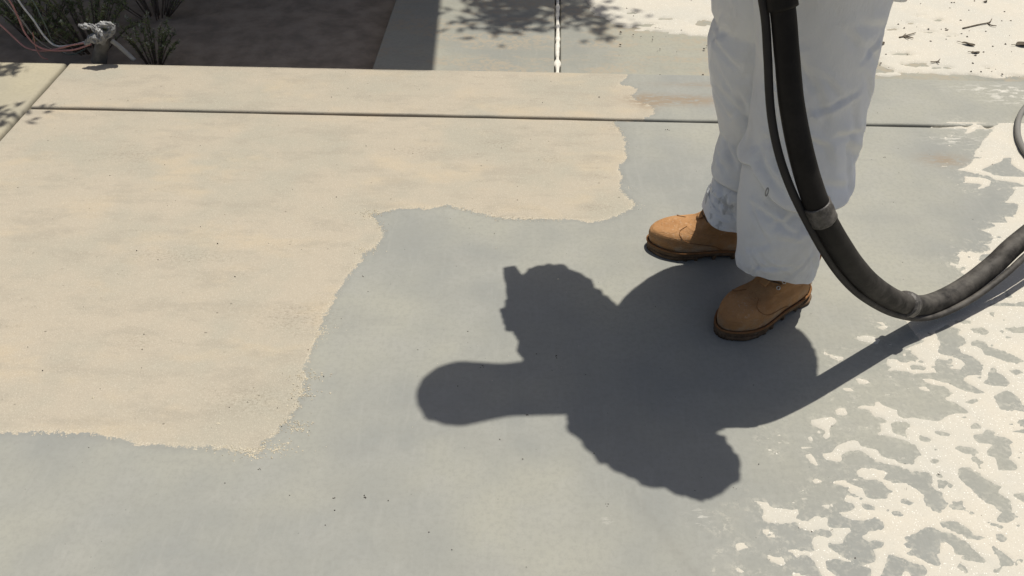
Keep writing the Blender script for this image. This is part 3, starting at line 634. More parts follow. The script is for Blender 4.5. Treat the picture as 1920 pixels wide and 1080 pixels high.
b = MB()
capsule(b, [HIP, (HIP + CHEST) / 2, CHEST, NECK], [0.13, 0.12, 0.14, 0.06])
capsule(b, [NECK, HEAD + (0.03, 0.0, 0.01)], [0.06, 0.07]); b.add(*ball(HEAD, (0.105, 0.085, 0.10)))
b.add(*ball(HEAD + FWD * 0.1 - (0, 0, 0.02), 0.018)); b.add(*ball(HEAD + SIDE * 0.085, (0.02, 0.01, 0.03))); b.add(*ball(HEAD - SIDE * 0.085, (0.02, 0.01, 0.03)))
for hp, kn, an in ((N_HIP, N_KNEE, N_ANK), (F_HIP, F_KNEE, F_ANK)): capsule(b, [hp, kn, an], [0.06, 0.036, 0.030])
for sh, el, ha in ((N_SHO, N_ELB, N_HAND), (F_SHO, F_ELB, F_HAND)): capsule(b, [CHEST * 0.35 + sh * 0.65, sh, el, ha], [0.07, 0.06, 0.045, 0.03])
person = b.build('person', M['skin'], origin=(0.58, 1.92, 0.0))
remesh(person, 0.014, 3)
tag(person, 'worker in baggy white trousers and tan boots holding a thick black hose', 'person')

def rows_to_rings(rows, yf):
    out = []
    for py, xl, xr in rows:
        P = Yp((xl + xr) / 2, py, 1.9); Y = yf(P[2]); P = Yp((xl + xr) / 2, py, Y); Y = yf(P[2]); P = Yp((xl + xr) / 2, py, Y)
        w = (P - _C) @ _fw; out.append((P[2], P[0], P[1], (xr - xl) / 2 * w / FPX))
    return np.array(sorted(out))                        # z, x, y, r by rising height
def interp(R, z): return [float(np.interp(z, R[:, 0], R[:, k])) for k in (1, 2, 3)]
def hump(x, c, w): return math.exp(-((x - c) / w) ** 2)
def ang(a): return (a + math.pi) % (2 * math.pi) - math.pi
SEG = 132
def leg_mesh(zs_fun, nr):
    V = []
    for i in range(nr):
        for k in range(SEG): V.append(zs_fun(i, -math.pi + 2 * math.pi * k / SEG))
    F = [(i * SEG + k, i * SEG + (k + 1) % SEG, (i + 1) * SEG + (k + 1) % SEG, (i + 1) * SEG + k) for i in range(nr - 1) for k in range(SEG)]
    return V, F
def crease(a, z, a0, z0, a1, z1, w, depth):
    """a soft valley with a lip beside it, running between two points of the cloth"""
    ex, ez = (a1 - a0) * 0.12, z1 - z0; px, pz = ang(a - a0) * 0.12, z - z0
    L = ex * ex + ez * ez; t = min(1, max(0, (px * ex + pz * ez) / L)); dx, dz = px - t * ex, pz - t * ez
    s = (ex * dz - ez * dx); d = math.sqrt(dx * dx + dz * dz); sg = 1 if s > 0 else -1
    fade = math.sin(math.pi * min(1, max(0, 0.12 + 0.76 * t)))
    return -depth * fade * math.exp(-(d / w) ** 2) + 0.7 * depth * fade * math.exp(-((sg * d - 1.6 * w) / (1.3 * w)) ** 2)
def rumple(p, amp, s=1.0):
    v = Vector((p[0] * 9 * s, p[1] * 9 * s, p[2] * 5.0 * s))
    w = mnoise.noise(v) ; u = 1 - abs(mnoise.noise(Vector((p[0] * 14 * s + 3, p[1] * 14 * s, p[2] * 10 * s + p[0] * 9))))
    return amp * (0.9 * w + 0.7 * (u - 0.75) + 0.3 * mnoise.noise(v * 3.1))

# near leg: wide upper cloth whose sagging fold hangs over a narrower lower leg
up_rows = [(-160, 1420, 1712), (-80, 1416, 1688), (0, 1412, 1665), (50, 1414, 1652), (100, 1418, 1641), (150, 1415, 1630), (200, 1407, 1618), (250, 1402, 1606), (300, 1391, 1594), (325, 1387, 1589), (372, 1384, 1584)]
lo_rows = [(300, 1391, 1568), (340, 1385, 1552), (375, 1383, 1555), (392, 1383, 1562), (410, 1383, 1556), (440, 1381, 1541), (470, 1379, 1535), (492, 1377, 1530), (512, 1379, 1526)]
yn = lambda z: 1.80 + 0.045 * max(0, z - 0.2)
RU, RL = rows_to_rings(up_rows, yn), rows_to_rings(lo_rows, yn)
def random_creases(seed, n, a0, a1, z0, z1, w, depth):
    r = random.Random(seed); out = []
    for k in range(n):
        a, z = r.uniform(a0, a1), r.uniform(z0, z1); L = r.uniform(0.05, 0.16); t = r.choice((-1, 1)) * r.uniform(0.35, 1.25)
        out.append((a, z, min(a1, max(a0, a + math.sin(t) * L / 0.12)), z - math.cos(t) * L, w * r.uniform(.7, 1.3), depth * r.uniform(.5, 1.2)))
    return out
def fold_sum(L, a, z): return sum(crease(a, z, *c) for c in L if abs(z - c[1]) < 0.25)
NEAR_C = [(-1.05, 0.66, -0.55, 0.50, 0.009, 0.006), (-0.95, 0.60, -0.55, 0.42, 0.008, 0.006), (-0.85, 0.72, -0.5, 0.64, 0.008, 0.005), (-1.2, 0.585, -0.6, 0.57, 0.010, 0.006), (-2.3, 0.80, -1.8, 0.70, 0.008, 0.006), (-2.45, 0.66, -2.15, 0.50, 0.010, 0.008),
    (-2.3, 0.56, -1.9, 0.43, 0.009, 0.007), (-2.6, 0.52, -2.0, 0.44, 0.008, 0.006), (-1.3, 0.47, -0.6, 0.43, 0.010, 0.005)] + random_creases(3, 20, -2.7, -0.5, 0.45, 0.85, 0.0085, 0.0050)
LOW_C = [(-2.4, 0.37, -1.7, 0.34, 0.009, 0.007), (-2.0, 0.33, -1.5, 0.37, 0.008, 0.006), (-1.9, 0.30, -1.3, 0.29, 0.010, 0.004), (-1.0, 0.34, -0.45, 0.26, 0.009, 0.006), (-0.8, 0.22, -0.3, 0.15, 0.010, 0.005), (-2.5, 0.24, -2.1, 0.15, 0.010, 0.004)] + random_creases(4, 14, -2.7, -0.3, 0.18, 0.38, 0.0085, 0.0042)
HEM_A = [(-3.1416, .46), (-2.7, .475), (-2.35, .452), (-2.1, .418), (-1.9, .405), (-1.2, .400), (-.6, .404), (-.3, .418), (0, .440), (.5, .45), (1.57, .43), (3.1416, .46)]
def hem_near(a): return float(np.interp(a, [h[0] for h in HEM_A], [h[1] for h in HEM_A])) + 0.002 * math.sin(9 * a)
Z0 = 0.126
zl = np.linspace(Z0, 0.55, 92)
def near_low(i, a):
    z = float(zl[i]); x, y, r = interp(RL, z); h = hem_near(a)
    r *= 1 - 0.05 * max(0, min(1, (z - 0.34) / 0.05)) - 0.12 * max(0, min(1, (z - h + 0.022) / 0.03))
    hem = max(0, 1 - (z - Z0) / 0.10)
    p = [x + r * math.cos(a), y + r * 0.97 * (1 - 0.2 * hem) * math.sin(a), z]
    d = rumple(p, 0.0055) + fold_sum(LOW_C, a, z)
    p[2] += hem * (0.030 * math.cos(a + 2.2) + 0.003 * math.sin(3 * a) + 0.0015 * math.sin(11 * a))
    p[0] += d * math.cos(a); p[1] += d * math.sin(a)
    return p
uu = np.concatenate([[-0.03, -0.004, 0.0], np.linspace(0.004, 1, 118)])
def near_up(i, a):
    u = float(uu[i]); h = hem_near(a)
    z = h + (u * (1.0 - h) if u > 0 else -u * 0.8 if u < -0.01 else u)
    x, y, r = interp(RU, z)
    if u < 0: r -= 0.006 if u < -0.01 else 0.0015
    p = [x + r * math.cos(a), y + r * 0.97 * math.sin(a), z]
    d = rumple(p, 0.0055 * min(1, 0.35 + abs(a))) + 1.3 * fold_sum(NEAR_C, a, z) + 0.012 * hump(z, h, 0.035)
    p[0] += d * math.cos(a); p[1] += d * math.sin(a)
    return p
def turn_in(v, c, k=0.93):
    inner = [((x - c[0]) * k + c[0], (y - c[1]) * k + c[1], z + 0.05) for x, y, z in v[:SEG]]
    tro.add(list(v[:SEG]) + inner, [(q, (q + 1) % SEG, SEG + (q + 1) % SEG, SEG + q)[::-1] for q in range(SEG)])
tro = MB(); v, f = leg_mesh(near_low, len(zl)); tro.add(v, f); turn_in(v, (0.608, 1.80))
v, f = leg_mesh(near_up, len(uu)); tro.add(v, f); n_near = len(tro.v)

# far leg: upper cloth bagging over a bunched, smudged cuff
fr = [(-150, 1345, 1610), (-80, 1338, 1590), (0, 1333, 1565), (25, 1335, 1556), (42, 1343, 1550), (56, 1336, 1545), (78, 1330, 1538), (130, 1331, 1518), (180, 1338, 1500), (220, 1346, 1486), (250, 1351, 1456), (275, 1344, 1450), (300, 1337, 1448), (318, 1339, 1446), (332, 1343, 1440)]
fl_ = [(300, 1350, 1440), (330, 1346, 1438), (342, 1337, 1438), (355, 1331, 1436), (372, 1328, 1436), (386, 1327, 1434), (396, 1318, 1430), (406, 1313, 1428)]
yfz = lambda z: 2.035 - 0.10 * z
RF, RFL = rows_to_rings(fr, yfz), rows_to_rings(fl_, yfz)
zf0 = float(RFL[0, 0])
FAR_C = [(-2.9, 0.70, -2.2, 0.66, 0.009, 0.009), (-2.2, 0.60, -1.8, 0.48, 0.009, 0.008), (-3.0, 0.55, -2.4, 0.50, 0.010, 0.008), (-2.7, 0.42, -2.0, 0.36, 0.010, 0.008), (-2.9, 0.36, -2.3, 0.33, 0.009, 0.006)] + random_creases(8, 14, -3.0, -1.6, 0.35, 0.8, 0.0085, 0.0055)
CUF_C = [(-3.0, 0.235, -2.1, 0.215, 0.007, 0.009), (-2.9, 0.17, -1.8, 0.150, 0.007, 0.010), (-2.7, 0.25, -2.3, 0.19, 0.006, 0.006), (-2.2, 0.24, -1.8, 0.18, 0.007, 0.007), (-3.05, 0.195, -2.5, 0.175, 0.006, 0.008)]
def hem_far(a): return 0.272 + 0.016 * math.cos(a + 3.0) + 0.003 * math.sin(5 * a)
zc = np.linspace(zf0, 0.34, 62)
def far_low(i, a):
    z = float(zc[i]); x, y, r = interp(RFL, z); h = hem_far(a)
    r *= 1 - 0.14 * max(0, min(1, (z - h + 0.022) / 0.03))
    hem = max(0, 1 - (z - zf0) / 0.05)
    p = [x + r * math.cos(a), y + r * 0.95 * math.sin(a), z]
    d = rumple((p[0] + 5, p[1], p[2] * 2.1), 0.0085, 1.6) + fold_sum(CUF_C, a, z)
    p[0] += d * math.cos(a); p[1] += d * math.sin(a)
    p[2] -= hem * (0.030 * math.cos(a) + 0.006 * math.sin(2 * a) + 0.004 * math.sin(5 * a))
    return p
def far_up(i, a):
    u = float(uu[i]); h = hem_far(a)
    z = h + (u * (0.98 - h) if u > 0 else -u * 0.8 if u < -0.01 else u); x, y, r = interp(RF, z)
    if u < 0: r -= 0.006 if u < -0.01 else 0.0015
    p = [x + r * math.cos(a), y + r * 0.95 * math.sin(a), z]
    d = rumple((p[0] + 5, p[1], p[2]), 0.0068) + fold_sum(FAR_C, a, z) + 0.009 * hump(z, h, 0.025)
    p[0] += d * math.cos(a); p[1] += d * math.sin(a)
    return p
far_i = len(tro.v); v, f = leg_mesh(far_low, len(zc)); tro.add(v, f); turn_in(v, (0.523, 2.03), 0.92); far_e = len(tro.v)
v, f = leg_mesh(far_up, len(uu)); tro.add(v, f)
# seat of the trousers
sv, sf = tube(spline([(0.60, 1.92, 0.88), (0.63, 1.93, 0.98), (0.60, 1.91, 1.08)], 14), np.linspace(0.19, 0.165, 14), 48, flat=0.95)
tro.add(sv, sf)
trousers = tro.build('trousers', M['cloth'], person)
trousers['label'] = 'dusty off-white cotton trousers, baggy and smudged'
vv = np.array(tro.v); sm = np.zeros(len(vv)); fl = slice(far_i, far_e)
sm[fl] = np.clip((0.33 - vv[fl, 2]) / 0.08, 0, 1)
sm[:n_near] = 0.25 * np.clip((0.30 - vv[:n_near, 2]) / 0.2, 0, 1)
at_ = trousers.data.attributes.new('smudge', 'FLOAT', 'POINT'); at_.data.foreach_set('value', sm.astype(np.float32))
# small metal snap where the cloth is gathered
px = Yp(1438, 360, 1.80 - 0.118)
sp = [px + 0.011 * np.array([0.25 * math.cos(t), 0, math.sin(t)]) for t in np.linspace(0, 2 * math.pi, 17)]
obj('cord_loop', *tube(sp, 0.0016, 6, cap=False), M['thread'], trousers)

# boots
LV = np.array([(.030, .283, .004, .98), (.045, .287, .002, 1.0), (.060, .288, .001, 1.0), (.074, .286, .002, .985), (.084, .279, .004, .955), (.091, .267, .006, .91), (.097, .246, .008, .87), (.103, .220, .010, .84),
               (.111, .192, .011, .84), (.122, .174, .011, .88), (.140, .156, .010, .98), (.165, .145, .008, 1.08), (.195, .140, .006, 1.1)])
WX = np.array([(0, .030), (.03, .037), (.07, .037), (.11, .038), (.15, .044), (.19, .052), (.22, .053), (.25, .049), (.275, .040), (.292, .028)])
def plan(a, xf, xb, ws, grow=0.0):
    c, s = math.cos(a), math.sin(a)
    h = (xf - xb) / 2 + grow; x = (xf + xb) / 2 + h * math.copysign(abs(c) ** 0.72, c)
    w = np.interp(min(max(x, 0), .292), WX[:, 0], WX[:, 1]) * ws + grow
    x_, y_ = x, w * math.copysign(abs(s) ** 0.72, s)
    return x_, y_
class Boot:
    def __init__(s, heel, direction, mirror, parent, label):
        d = np.array([direction[0], direction[1], 0.0]); d /= np.linalg.norm(d)
        s.R = np.stack([d, np.array([-d[1], d[0], 0.0]) * mirror, [0, 0, 1]], 1); s.h = np.array([*heel, 0.0]); s.m = mirror
        n = 72; nz = 46; zz = np.interp(np.linspace(0, 1, nz), np.linspace(0, 1, len(LV)), LV[:, 0])
        V = [s.surf(z, -math.pi + 2 * math.pi * k / n, True) for z in zz for k in range(n)]
        F = [(i * n + k, i * n + (k + 1) % n, (i + 1) * n + (k + 1) % n, (i + 1) * n + k) for i in range(nz - 1) for k in range(n)]
        s.o = s.mk('boot', V, F + [tuple(range(n))[::-1]], M['leather'], parent); s.o['label'] = label
        # outsole with heel block, forefoot block and lugs
        mb = MB()
        def slab_(z0, z1, xf, xb, g0, g1):
            V = []; prof = [(z0, g0 - .003), (z0 + .002, g0), ((z0 + z1) / 2, (g0 + g1) / 2), (z1 - .002, g1), (z1, g1 - .003)]
            for z, g in prof: V += [(*plan(-math.pi + 2 * math.pi * k / n, xf, xb, 1.0, g), z) for k in range(n)]
            F = [(i * n + k, i * n + (k + 1) % n, (i + 1) * n + (k + 1) % n, (i + 1) * n + k) for i in range(len(prof) - 1) for k in range(n)]
            F += [tuple(range(n))[::-1], tuple((len(prof) - 1) * n + k for k in range(n))]
            mb.add([s.w(p) for p in V], F)
        slab_(.013, .031, .286, .002, .003, .004)
        slab_(.001, .0145, .078, .003, .001, .002); slab_(.001, .0145, .284, .125, .001, .002)
        for k in range(40):
            a = -math.pi + 2 * math.pi * (k + .5) / 40; x, y = plan(a, .286, .002, 1.0, .003)
            if .082 < x < .12: continue
            x2, y2 = plan(a, .286, .002, .86, -.008)
            t = np.array([-(y - y2), x - x2]); t = t / (np.linalg.norm(t) + 1e-9) * .004
            V = [(x + t[0], y + t[1], 0), (x - t[0], y - t[1], 0), (x2 - t[0], y2 - t[1], 0), (x2 + t[0], y2 + t[1], 0)]
            V += [(p[0], p[1], .019) for p in V]
            mb.add([s.w(p) for p in V], [(0, 1, 2, 3), (7, 6, 5, 4), (0, 4, 5, 1), (1, 5, 6, 2), (2, 6, 7, 3), (3, 7, 4, 0)])
        s.fix(mb.build('sole', M['sole'], s.o))
        mb = MB(); P = [s.w((*plan(a, .286, .002, 1.0, .0035), .0325)) for a in np.linspace(-math.pi, math.pi, 97)]
        mb.add(*tube(P, .0032, 8, cap=False)); s.fix(mb.build('welt', M['seam'], s.o))
        for side in (-1, 1):
            for off in (0,):
                P = spline([s.surf(z, side * (a + off), False, .0012) for z, a in ((.036, 1.75), (.055, 1.62), (.075, 1.35), (.092, 1.05), (.101, .62), (.109, .30))], 26)
                s.fix(obj('seam', *tube(P, .0008, 5), M['seam'], s.o))
            P = spline([s.surf(z, side * a, False, .0012) for z, a in ((.036, 2.45), (.065, 2.4), (.095, 2.25), (.13, 2.1), (.17, 2.05))], 20)
            s.fix(obj('seam', *tube(P, .0011, 5), M['seam'], s.o))
            for z, a in (((.134, .64), (.152, .68), (.17, .72)) if mirror > 0 else ((.165, .68), (.18, .72))):
                c = s.surf(z, side * a, False, .002); q = s.surf(z, side * a, False, .004) - c; q /= np.linalg.norm(q)
                u = np.cross(q, [0, 0, 1]); u /= np.linalg.norm(u); w = np.cross(q, u)
                s.fix(obj('eyelet', *tube([c + .0042 * (math.cos(t) * u + math.sin(t) * w) for t in np.linspace(0, 6.2832, 15)], .0014, 6, cap=False), M['brass'], s.o))
        # padded tongue and laces
        P = spline([s.surf(z, 0, False, .003) for z in (.128, .135, .145, .16, .18)], 14)
        s.fix(obj('tongue', *tube(P, np.linspace(.012, .016, 14), 12, flat=.3), M['leather'], s.o))
        for z, a in ((.138, .64), (.152, .68), (.168, .72)):
            P = spline([s.surf(z, -a, False, .004), s.surf(z + .003, 0, False, .006), s.surf(z + .006, a, False, .004)], 12)
            s.fix(obj('lace', *tube(P, .002, 6), M['sole'], s.o))
    def fix(s, o):
        if s.m < 0: o.data.flip_normals()
        return o
    def mk(s, *a): return s.fix(obj(*a))
    def w(s, p): return s.h + s.R @ (np.array(p) * (1.12, 1.17, 0.87))
    def surf(s, z, a, rough=False, out=0.0):
        xf, xb, ws = (float(np.interp(z, LV[:, 0], LV[:, k])) for k in (1, 2, 3))
        x, y = plan(a, xf, xb, ws, out)
        if rough:
            d = 1 + 0.018 * mnoise.noise(Vector((x * 30, y * 30, z * 40 + s.m))) * (z > .035) - 0.03 * hump(z, .099, .006) * hump(x, .19, .03)
            y *= d
        return s.w((x, y, z + (out if abs(a) < .9 and z > .09 else 0)))
Boot((0.728, 1.866), (-0.815, -0.58), 1, person, 'tan leather boot on the foot nearer the camera, wholly in shade')
Boot((0.632, 2.040), (-1.0, 0.02), -1, person, 'tan leather boot on the rear foot, its toe in the sun')

# jacket, gloves and hood (above the picture, they cast the shadow on the slab)
j = MB()
capsule(j, [HIP + (0.01, 0.0, 0.15), (HIP + CHEST) / 2 + (0, 0, 0.02), CHEST, NECK * 0.6 + CHEST * 0.4], [0.18, 0.18, 0.175, 0.10], 18, 20); j.add(*ball((0.70, 2.06, 1.10), (0.12, 0.12, 0.07)))
j.add(*ball((0.770, 1.85, 1.15), (0.115, 0.145, 0.05))); j.add(*ball((0.655, 1.74, 1.07), (0.13, 0.12, 0.07))); j.add(*ball((0.53, 1.69, 1.12), (0.12, 0.12, 0.12)))
capsule(j, [CHEST * 0.3 + N_SHO * 0.7, N_SHO, (N_SHO + N_ELB) / 2 + (-0.02, -0.01, 0), N_ELB, N_HAND * 0.75 + N_ELB * 0.25], [0.125, 0.12, 0.11, 0.092, 0.06], 20, 18)
capsule(j, [CHEST * 0.3 + F_SHO * 0.7, F_SHO, (F_SHO + F_ELB) / 2, F_ELB, F_HAND * 0.75 + F_ELB * 0.25], [0.115, 0.095, 0.085, 0.078, 0.068], 20, 18)
capsule(j, [NECK - (0.0, 0.0, 0.05), (0.235, 1.86, 1.24), (0.215, 1.89, 1.12)], [0.09, 0.085, 0.07])
capsule(j, [F_HAND + (0.03, 0.0, 0.02), (0.165, 1.88, 1.15), (0.20, 1.80, 1.16)], [0.05, 0.05, 0.05])
jk = j.build('jacket', M['jacket'], person); remesh(jk, 0.013, 3)
tx = bpy.data.textures.new('jacket_rumple', 'CLOUDS'); tx.noise_scale = 0.035
dm = jk.modifiers.new('rumple', 'DISPLACE'); dm.texture = tx; dm.strength = 0.042; dm.mid_level = 0.5
def glove(hand, grip_dir, arm_from, parent):
    hand = np.array(hand); g = np.array(grip_dir, float); g /= np.linalg.norm(g)
    a = hand - np.array(arm_from); a -= g * (a @ g); a /= np.linalg.norm(a); up = np.cross(g, a)
    if up[2] < 0: up = -up
    mb = MB(); capsule(mb, [hand - a * 0.09 + up * 0.03, hand - a * 0.045 + up * 0.02, hand - a * 0.035 + up * 0.012], [0.032, 0.038, 0.04], 8, 12)
    for i, L in enumerate((0.90, 1.0, 0.95, 0.8)):
        c = hand + g * (0.036 - 0.024 * i); R = 0.048
        pts = [c + R * (math.cos(t) * a + math.sin(t) * up) for t in np.linspace(math.radians(150), math.radians(150 - 200 * L), 7)]
        capsule(mb, pts, [0.013, 0.012, 0.010], 12, 8)
    pts = [hand + g * 0.05 - a * 0.05, hand + g * 0.065 - a * 0.045 - up * 0.025, hand + g * 0.05 - a * 0.01 - up * 0.05, hand + g * 0.04 + a * 0.02 - up * 0.048]
    capsule(mb, pts, [0.016, 0.014, 0.011], 12, 8)
    o = mb.build('glove', M['glove'], parent); remesh(o, 0.006, 2); return o
glove(N_HAND, np.array(HOSE[17]) - np.array(HOSE[15]), N_ELB, person)
glove(F_HAND, np.array(HOSE[20]) - np.array(HOSE[18]), F_ELB, person)
h = MB(); capsule(h, [HEAD - (0.015, 0.0, -0.01), HEAD + (0.10, 0.012, -0.01), NECK + (0.02, 0, 0.0)], [0.108, 0.086, 0.10], 14, 20)
hd = h.build('hood', M['hood'], person); remesh(hd, 0.012, 3)
vis = MB(); c = HEAD + FWD * 0.085 - np.array([0, 0, 0.03])
vis.add(*ball(c, (0.03, 0.07, 0.05))); obj('visor', vis.v, vis.f, M['glass'], hd)

# ------------------------------------------------------------------ blast hose
hp = spline(HOSE, 260); R_H = 0.0280
hose_base = np.array([1.05, 1.77, 0.0])
hose = empty('blast_hose', hose_base)
tag(hose, 'thick black rubber blast hose looping from the worker down to the slab', 'hose')
RH = np.interp(hp[:, 2], [0.0, 0.40, 0.85], [0.0275, 0.0268, 0.0235])
obj('hose_tube', *tube(hp, RH, 28, jitter=lambda u, a: 1 + 0.012 * mnoise.noise(Vector((u * 60, math.cos(a), math.sin(a))))), M['hose'], hose)
tang = np.gradient(hp, axis=0); tang /= np.linalg.norm(tang, axis=1)[:, None]
def near_idx(p): return int(np.argmin(np.linalg.norm(hp - np.array(p), axis=1)))
def wrap(name, p, half, thick, mat, seed):
    i = near_idx(p); s = np.cumsum(np.r_[0, np.linalg.norm(np.diff(hp, axis=0), axis=1)])
    ss = np.linspace(s[i] - half, s[i] + half, 16); P = np.stack([np.interp(ss, s, hp[:, k]) for k in range(3)], 1)
    obj(name, *tube(P, RH[i] + thick, 30, flat=1.0, jitter=lambda u, a: 1 + 0.05 * mnoise.noise(Vector((u * 3 + seed, 2.2 * math.cos(a), 2.2 * math.sin(a)))) + 0.03 * mnoise.noise(Vector((u * 9, 6 * math.cos(a), 6 * math.sin(a) + seed)))), mat, hose)
wrap('tape_wrap', (0.572, 1.508, 0.525), 0.023, 0.0030, M['tape'], 1)
wrap('tape_wrap', (0.915, 1.685, 0.120), 0.013, 0.0060, M['tape'], 4)
wrap('coupling', (0.424, 1.605, 0.955), 0.040, 0.0055, M['hose'], 7)
nz = spline([HOSE[19], HOSE[20], (0.085, 2.11, 1.07), (0.072, 2.15, 1.06)], 20)
obj('nozzle', *tube(nz, np.interp(np.linspace(0, 1, 20), [0, .3, .35, .6, 1], [.034, .034, .030, .028, .018]), 18), M['steel'], hose)
# thin control line strapped alongside: to the left of the rising part, below the trailing part
view = hp - _C; view /= np.linalg.norm(view, axis=1)[:, None]
lat = np.cross(tang, view); lat /= np.linalg.norm(lat, axis=1)[:, None]
i1, i2 = near_idx((0.572, 1.508, 0.525)), near_idx((0.915, 1.685, 0.120))
sgn = 1 if (lat[i2] @ np.array([0, 0, -1.0])) > 0 else -1
S = np.arange(len(hp)); i3 = near_idx((1.58, 2.17, 0.17)); itop = near_idx((0.424, 1.605, 0.955))
off = np.convolve(np.pad(np.interp(S, [i3 - 30, i3, near_idx((1.207, 1.881, 0.091)), i2, (i1 + i2) // 2, i1, i1 + 8, i1 + 22, i1 + 46, itop, itop + 30], [0.043, 0.041, 0.037, 0.030, 0.034, 0.030, 0.036, 0.043, 0.033, 0.032, 0.031]), 6, mode='edge'), np.ones(13) / 13, 'valid')
tow = np.interp(S, [i3, i2, i1, itop], [0.005, 0.012, 0.004, 0.004])
ln = hp + lat * sgn * off[:, None] - view * tow[:, None]
ln[:, 2] = np.maximum(ln[:, 2], 0.012)
loop = [G(2080, 335, .012), G(1990, 328, .012), G(1940, 305, .013), G(1914, 270, .014), G(1908, 238, .014), G(1917, 208, .013), G(1945, 182, .012), G(1995, 172, .012), G(2080, 180, .012)]
k0 = i3 - 2
obj('control_line', *tube(ln[k0:itop + 10][::-1], 0.0085, 14), M['line'], hose)
obj('control_line', *tube(spline(loop, 50), 0.0095, 12), M['air_line'], hose)

# ------------------------------------------------------------------ rear left corner: riser, wires, shrub
rag = empty('wire_riser', (-1.83, 3.18, ZR - 0.05))
tag(rag, 'stubby grey riser wrapped in crumpled plastic at the patio corner', 'riser')
YR = 3.20
M['rag'] = simple('crumpled_grey_plastic', (0.25, 0.25, 0.245), 0.45, 0.35, 40, 0.8, 40, dirt=((0.07, 0.07, 0.07), 0.85), bdist=0.006, spec=0.5)
M['stub'] = simple('dirty_grey_stub', (0.12, 0.115, 0.105), 0.7, 0.3, 25)
M['pvc'] = simple('grey_pvc', (0.30, 0.30, 0.285), 0.5, 0.15, 20)
def yp(pts, Y): return [Yp(x, y, Y) for x, y in pts]
P = spline(yp([(186, 116), (188, 100), (192, 82), (197, 66)], 3.155), 20)
obj('stem', *tube(P, np.linspace(0.030, 0.022, 20), 18, jitter=lambda u, a: 1 + 0.12 * mnoise.noise(Vector((u * 4, 2 * math.cos(a), 2 * math.sin(a))))), M['stub'], rag)
def crumple(name, pts, rads, Y, seed, mat):
    P = spline(yp(pts, Y), 34); r = np.interp(np.linspace(0, 1, 34), np.linspace(0, 1, len(rads)), rads)
    obj(name, *tube(P, r, 20, jitter=lambda u, a: 1 + 0.55 * mnoise.noise(Vector((u * 11 + seed, 1.8 * math.cos(a), 1.8 * math.sin(a)))) + 0.4 * mnoise.noise(Vector((u * 22, 3 * math.cos(a), 3 * math.sin(a) + seed)))), mat, rag, smooth=False)
crumple('plastic_wrap', [(190, 80), (200, 66), (211, 54), (205, 47), (192, 46), (182, 51), (178, 56)], [0.010, 0.013, 0.013, 0.011, 0.011, 0.011, 0.007], 3.12, 1.0, M['rag'])
crumple('plastic_wrap', [(147, 47), (158, 50), (170, 49), (180, 56), (190, 64), (193, 74)], [0.004, 0.010, 0.010, 0.012, 0.016, 0.012], 3.105, 5.0, M['rag'])
crumple('plastic_wrap', [(160, 82), (170, 74), (180, 70), (188, 72), (180, 79)], [0.008, 0.013, 0.018, 0.013, 0.008], 3.10, 9.0, M['rag'])
P = spline(yp([(209, 76), (220, 84), (236, 98), (252, 113)], 3.15), 16)
obj('pipe', *tube(P, np.linspace(0.0095, 0.0085, 16), 12), M['pvc'], rag)
wires = [('dusty pink wire sagging lowest into the wrapped riser', [(-60, 5), (0, 51), (25, 72), (48, 88), (75, 93), (105, 90), (135, 83), (165, 79)], 3.17, 0.0036, (0.42, 0.22, 0.20)),
    ('dusty pink wire arching past the shrub into the wrapped riser', [(-20, -40), (14, 2), (32, 34), (48, 64), (72, 85), (100, 92), (140, 91), (172, 82)], 3.165, 0.0036, (0.40, 0.20, 0.18)),
    ('white wire hanging straightest down to the patio corner', [(5, -40), (38, 8), (65, 38), (86, 66), (108, 84), (140, 83), (166, 78)], 3.19, 0.0038, (0.56, 0.56, 0.53)),
    ('thin pale wire crossing behind the white one', [(-25, -35), (22, 16), (45, 38), (68, 68), (92, 90), (122, 102)], 3.2, 0.0022, (0.33, 0.31, 0.27)),
    ('thin green wire ending at the slab corner', [(40, -30), (66, 6), (88, 46), (102, 78), (118, 98), (138, 103), (158, 94)], 3.21, 0.0022, (0.13, 0.16, 0.13)),
    ('short reddish wire dropping onto the slab edge', [(60, 62), (64, 88), (76, 102), (92, 109)], 3.15, 0.0024, (0.34, 0.18, 0.15))]
for lab, pts, Y, r, c in wires:
    P = spline(yp(pts, Y), 60); P[:, 1] += 0.012 * np.sin(np.linspace(0, 5, 60) + Y * 40)
    o = obj('wire', *tube(P, r, 8), simple('wire_sheath', c, 0.55, 0.15, 40), origin=tuple(P[-1]))
    tag(o, lab, 'wire', 'wires running into the riser')

def leaf_mat(name, a, b_):
    t = NT(name); oi = t.n('ShaderNodeObjectInfo')
    c = t.mix(t.ramp(t.noise(35, 3), 0.3, 0.7), a, b_)
    t.b.inputs['Subsurface Weight'].default_value = 0.0
    return t.end(c, 0.6, None, 0.3)
M['leaf_d'] = leaf_mat('olive_leaves', (0.09, 0.11, 0.04), (0.24, 0.27, 0.11))
M['leaf_p'] = leaf_mat('dusty_pale_leaves', (0.22, 0.23, 0.15), (0.40, 0.41, 0.30))
M['leaf_g'] = leaf_mat('green_leaves', (0.045, 0.075, 0.022), (0.09, 0.13, 0.04))
M['bark'] = simple('grey_bark', (0.16, 0.125, 0.095), 0.9, 0.35, 25, 0.7, 60, bdist=0.006)
def add_leaf(V, F, p, d, L, W):
    d = d / (np.linalg.norm(d) + 1e-9); s = np.cross(d, (random.uniform(-1, 1), random.uniform(-1, 1), 1.0)); s /= np.linalg.norm(s) + 1e-9
    n = np.cross(s, d); k = len(V)
    V += [p, p + d * L * .45 + s * W + n * W * .3, p + d * L, p + d * L * .45 - s * W + n * W * .3, p + d * L * .5]
    F += [(k, k + 1, k + 4), (k + 1, k + 2, k + 4), (k + 2, k + 3, k + 4), (k + 3, k, k + 4)]
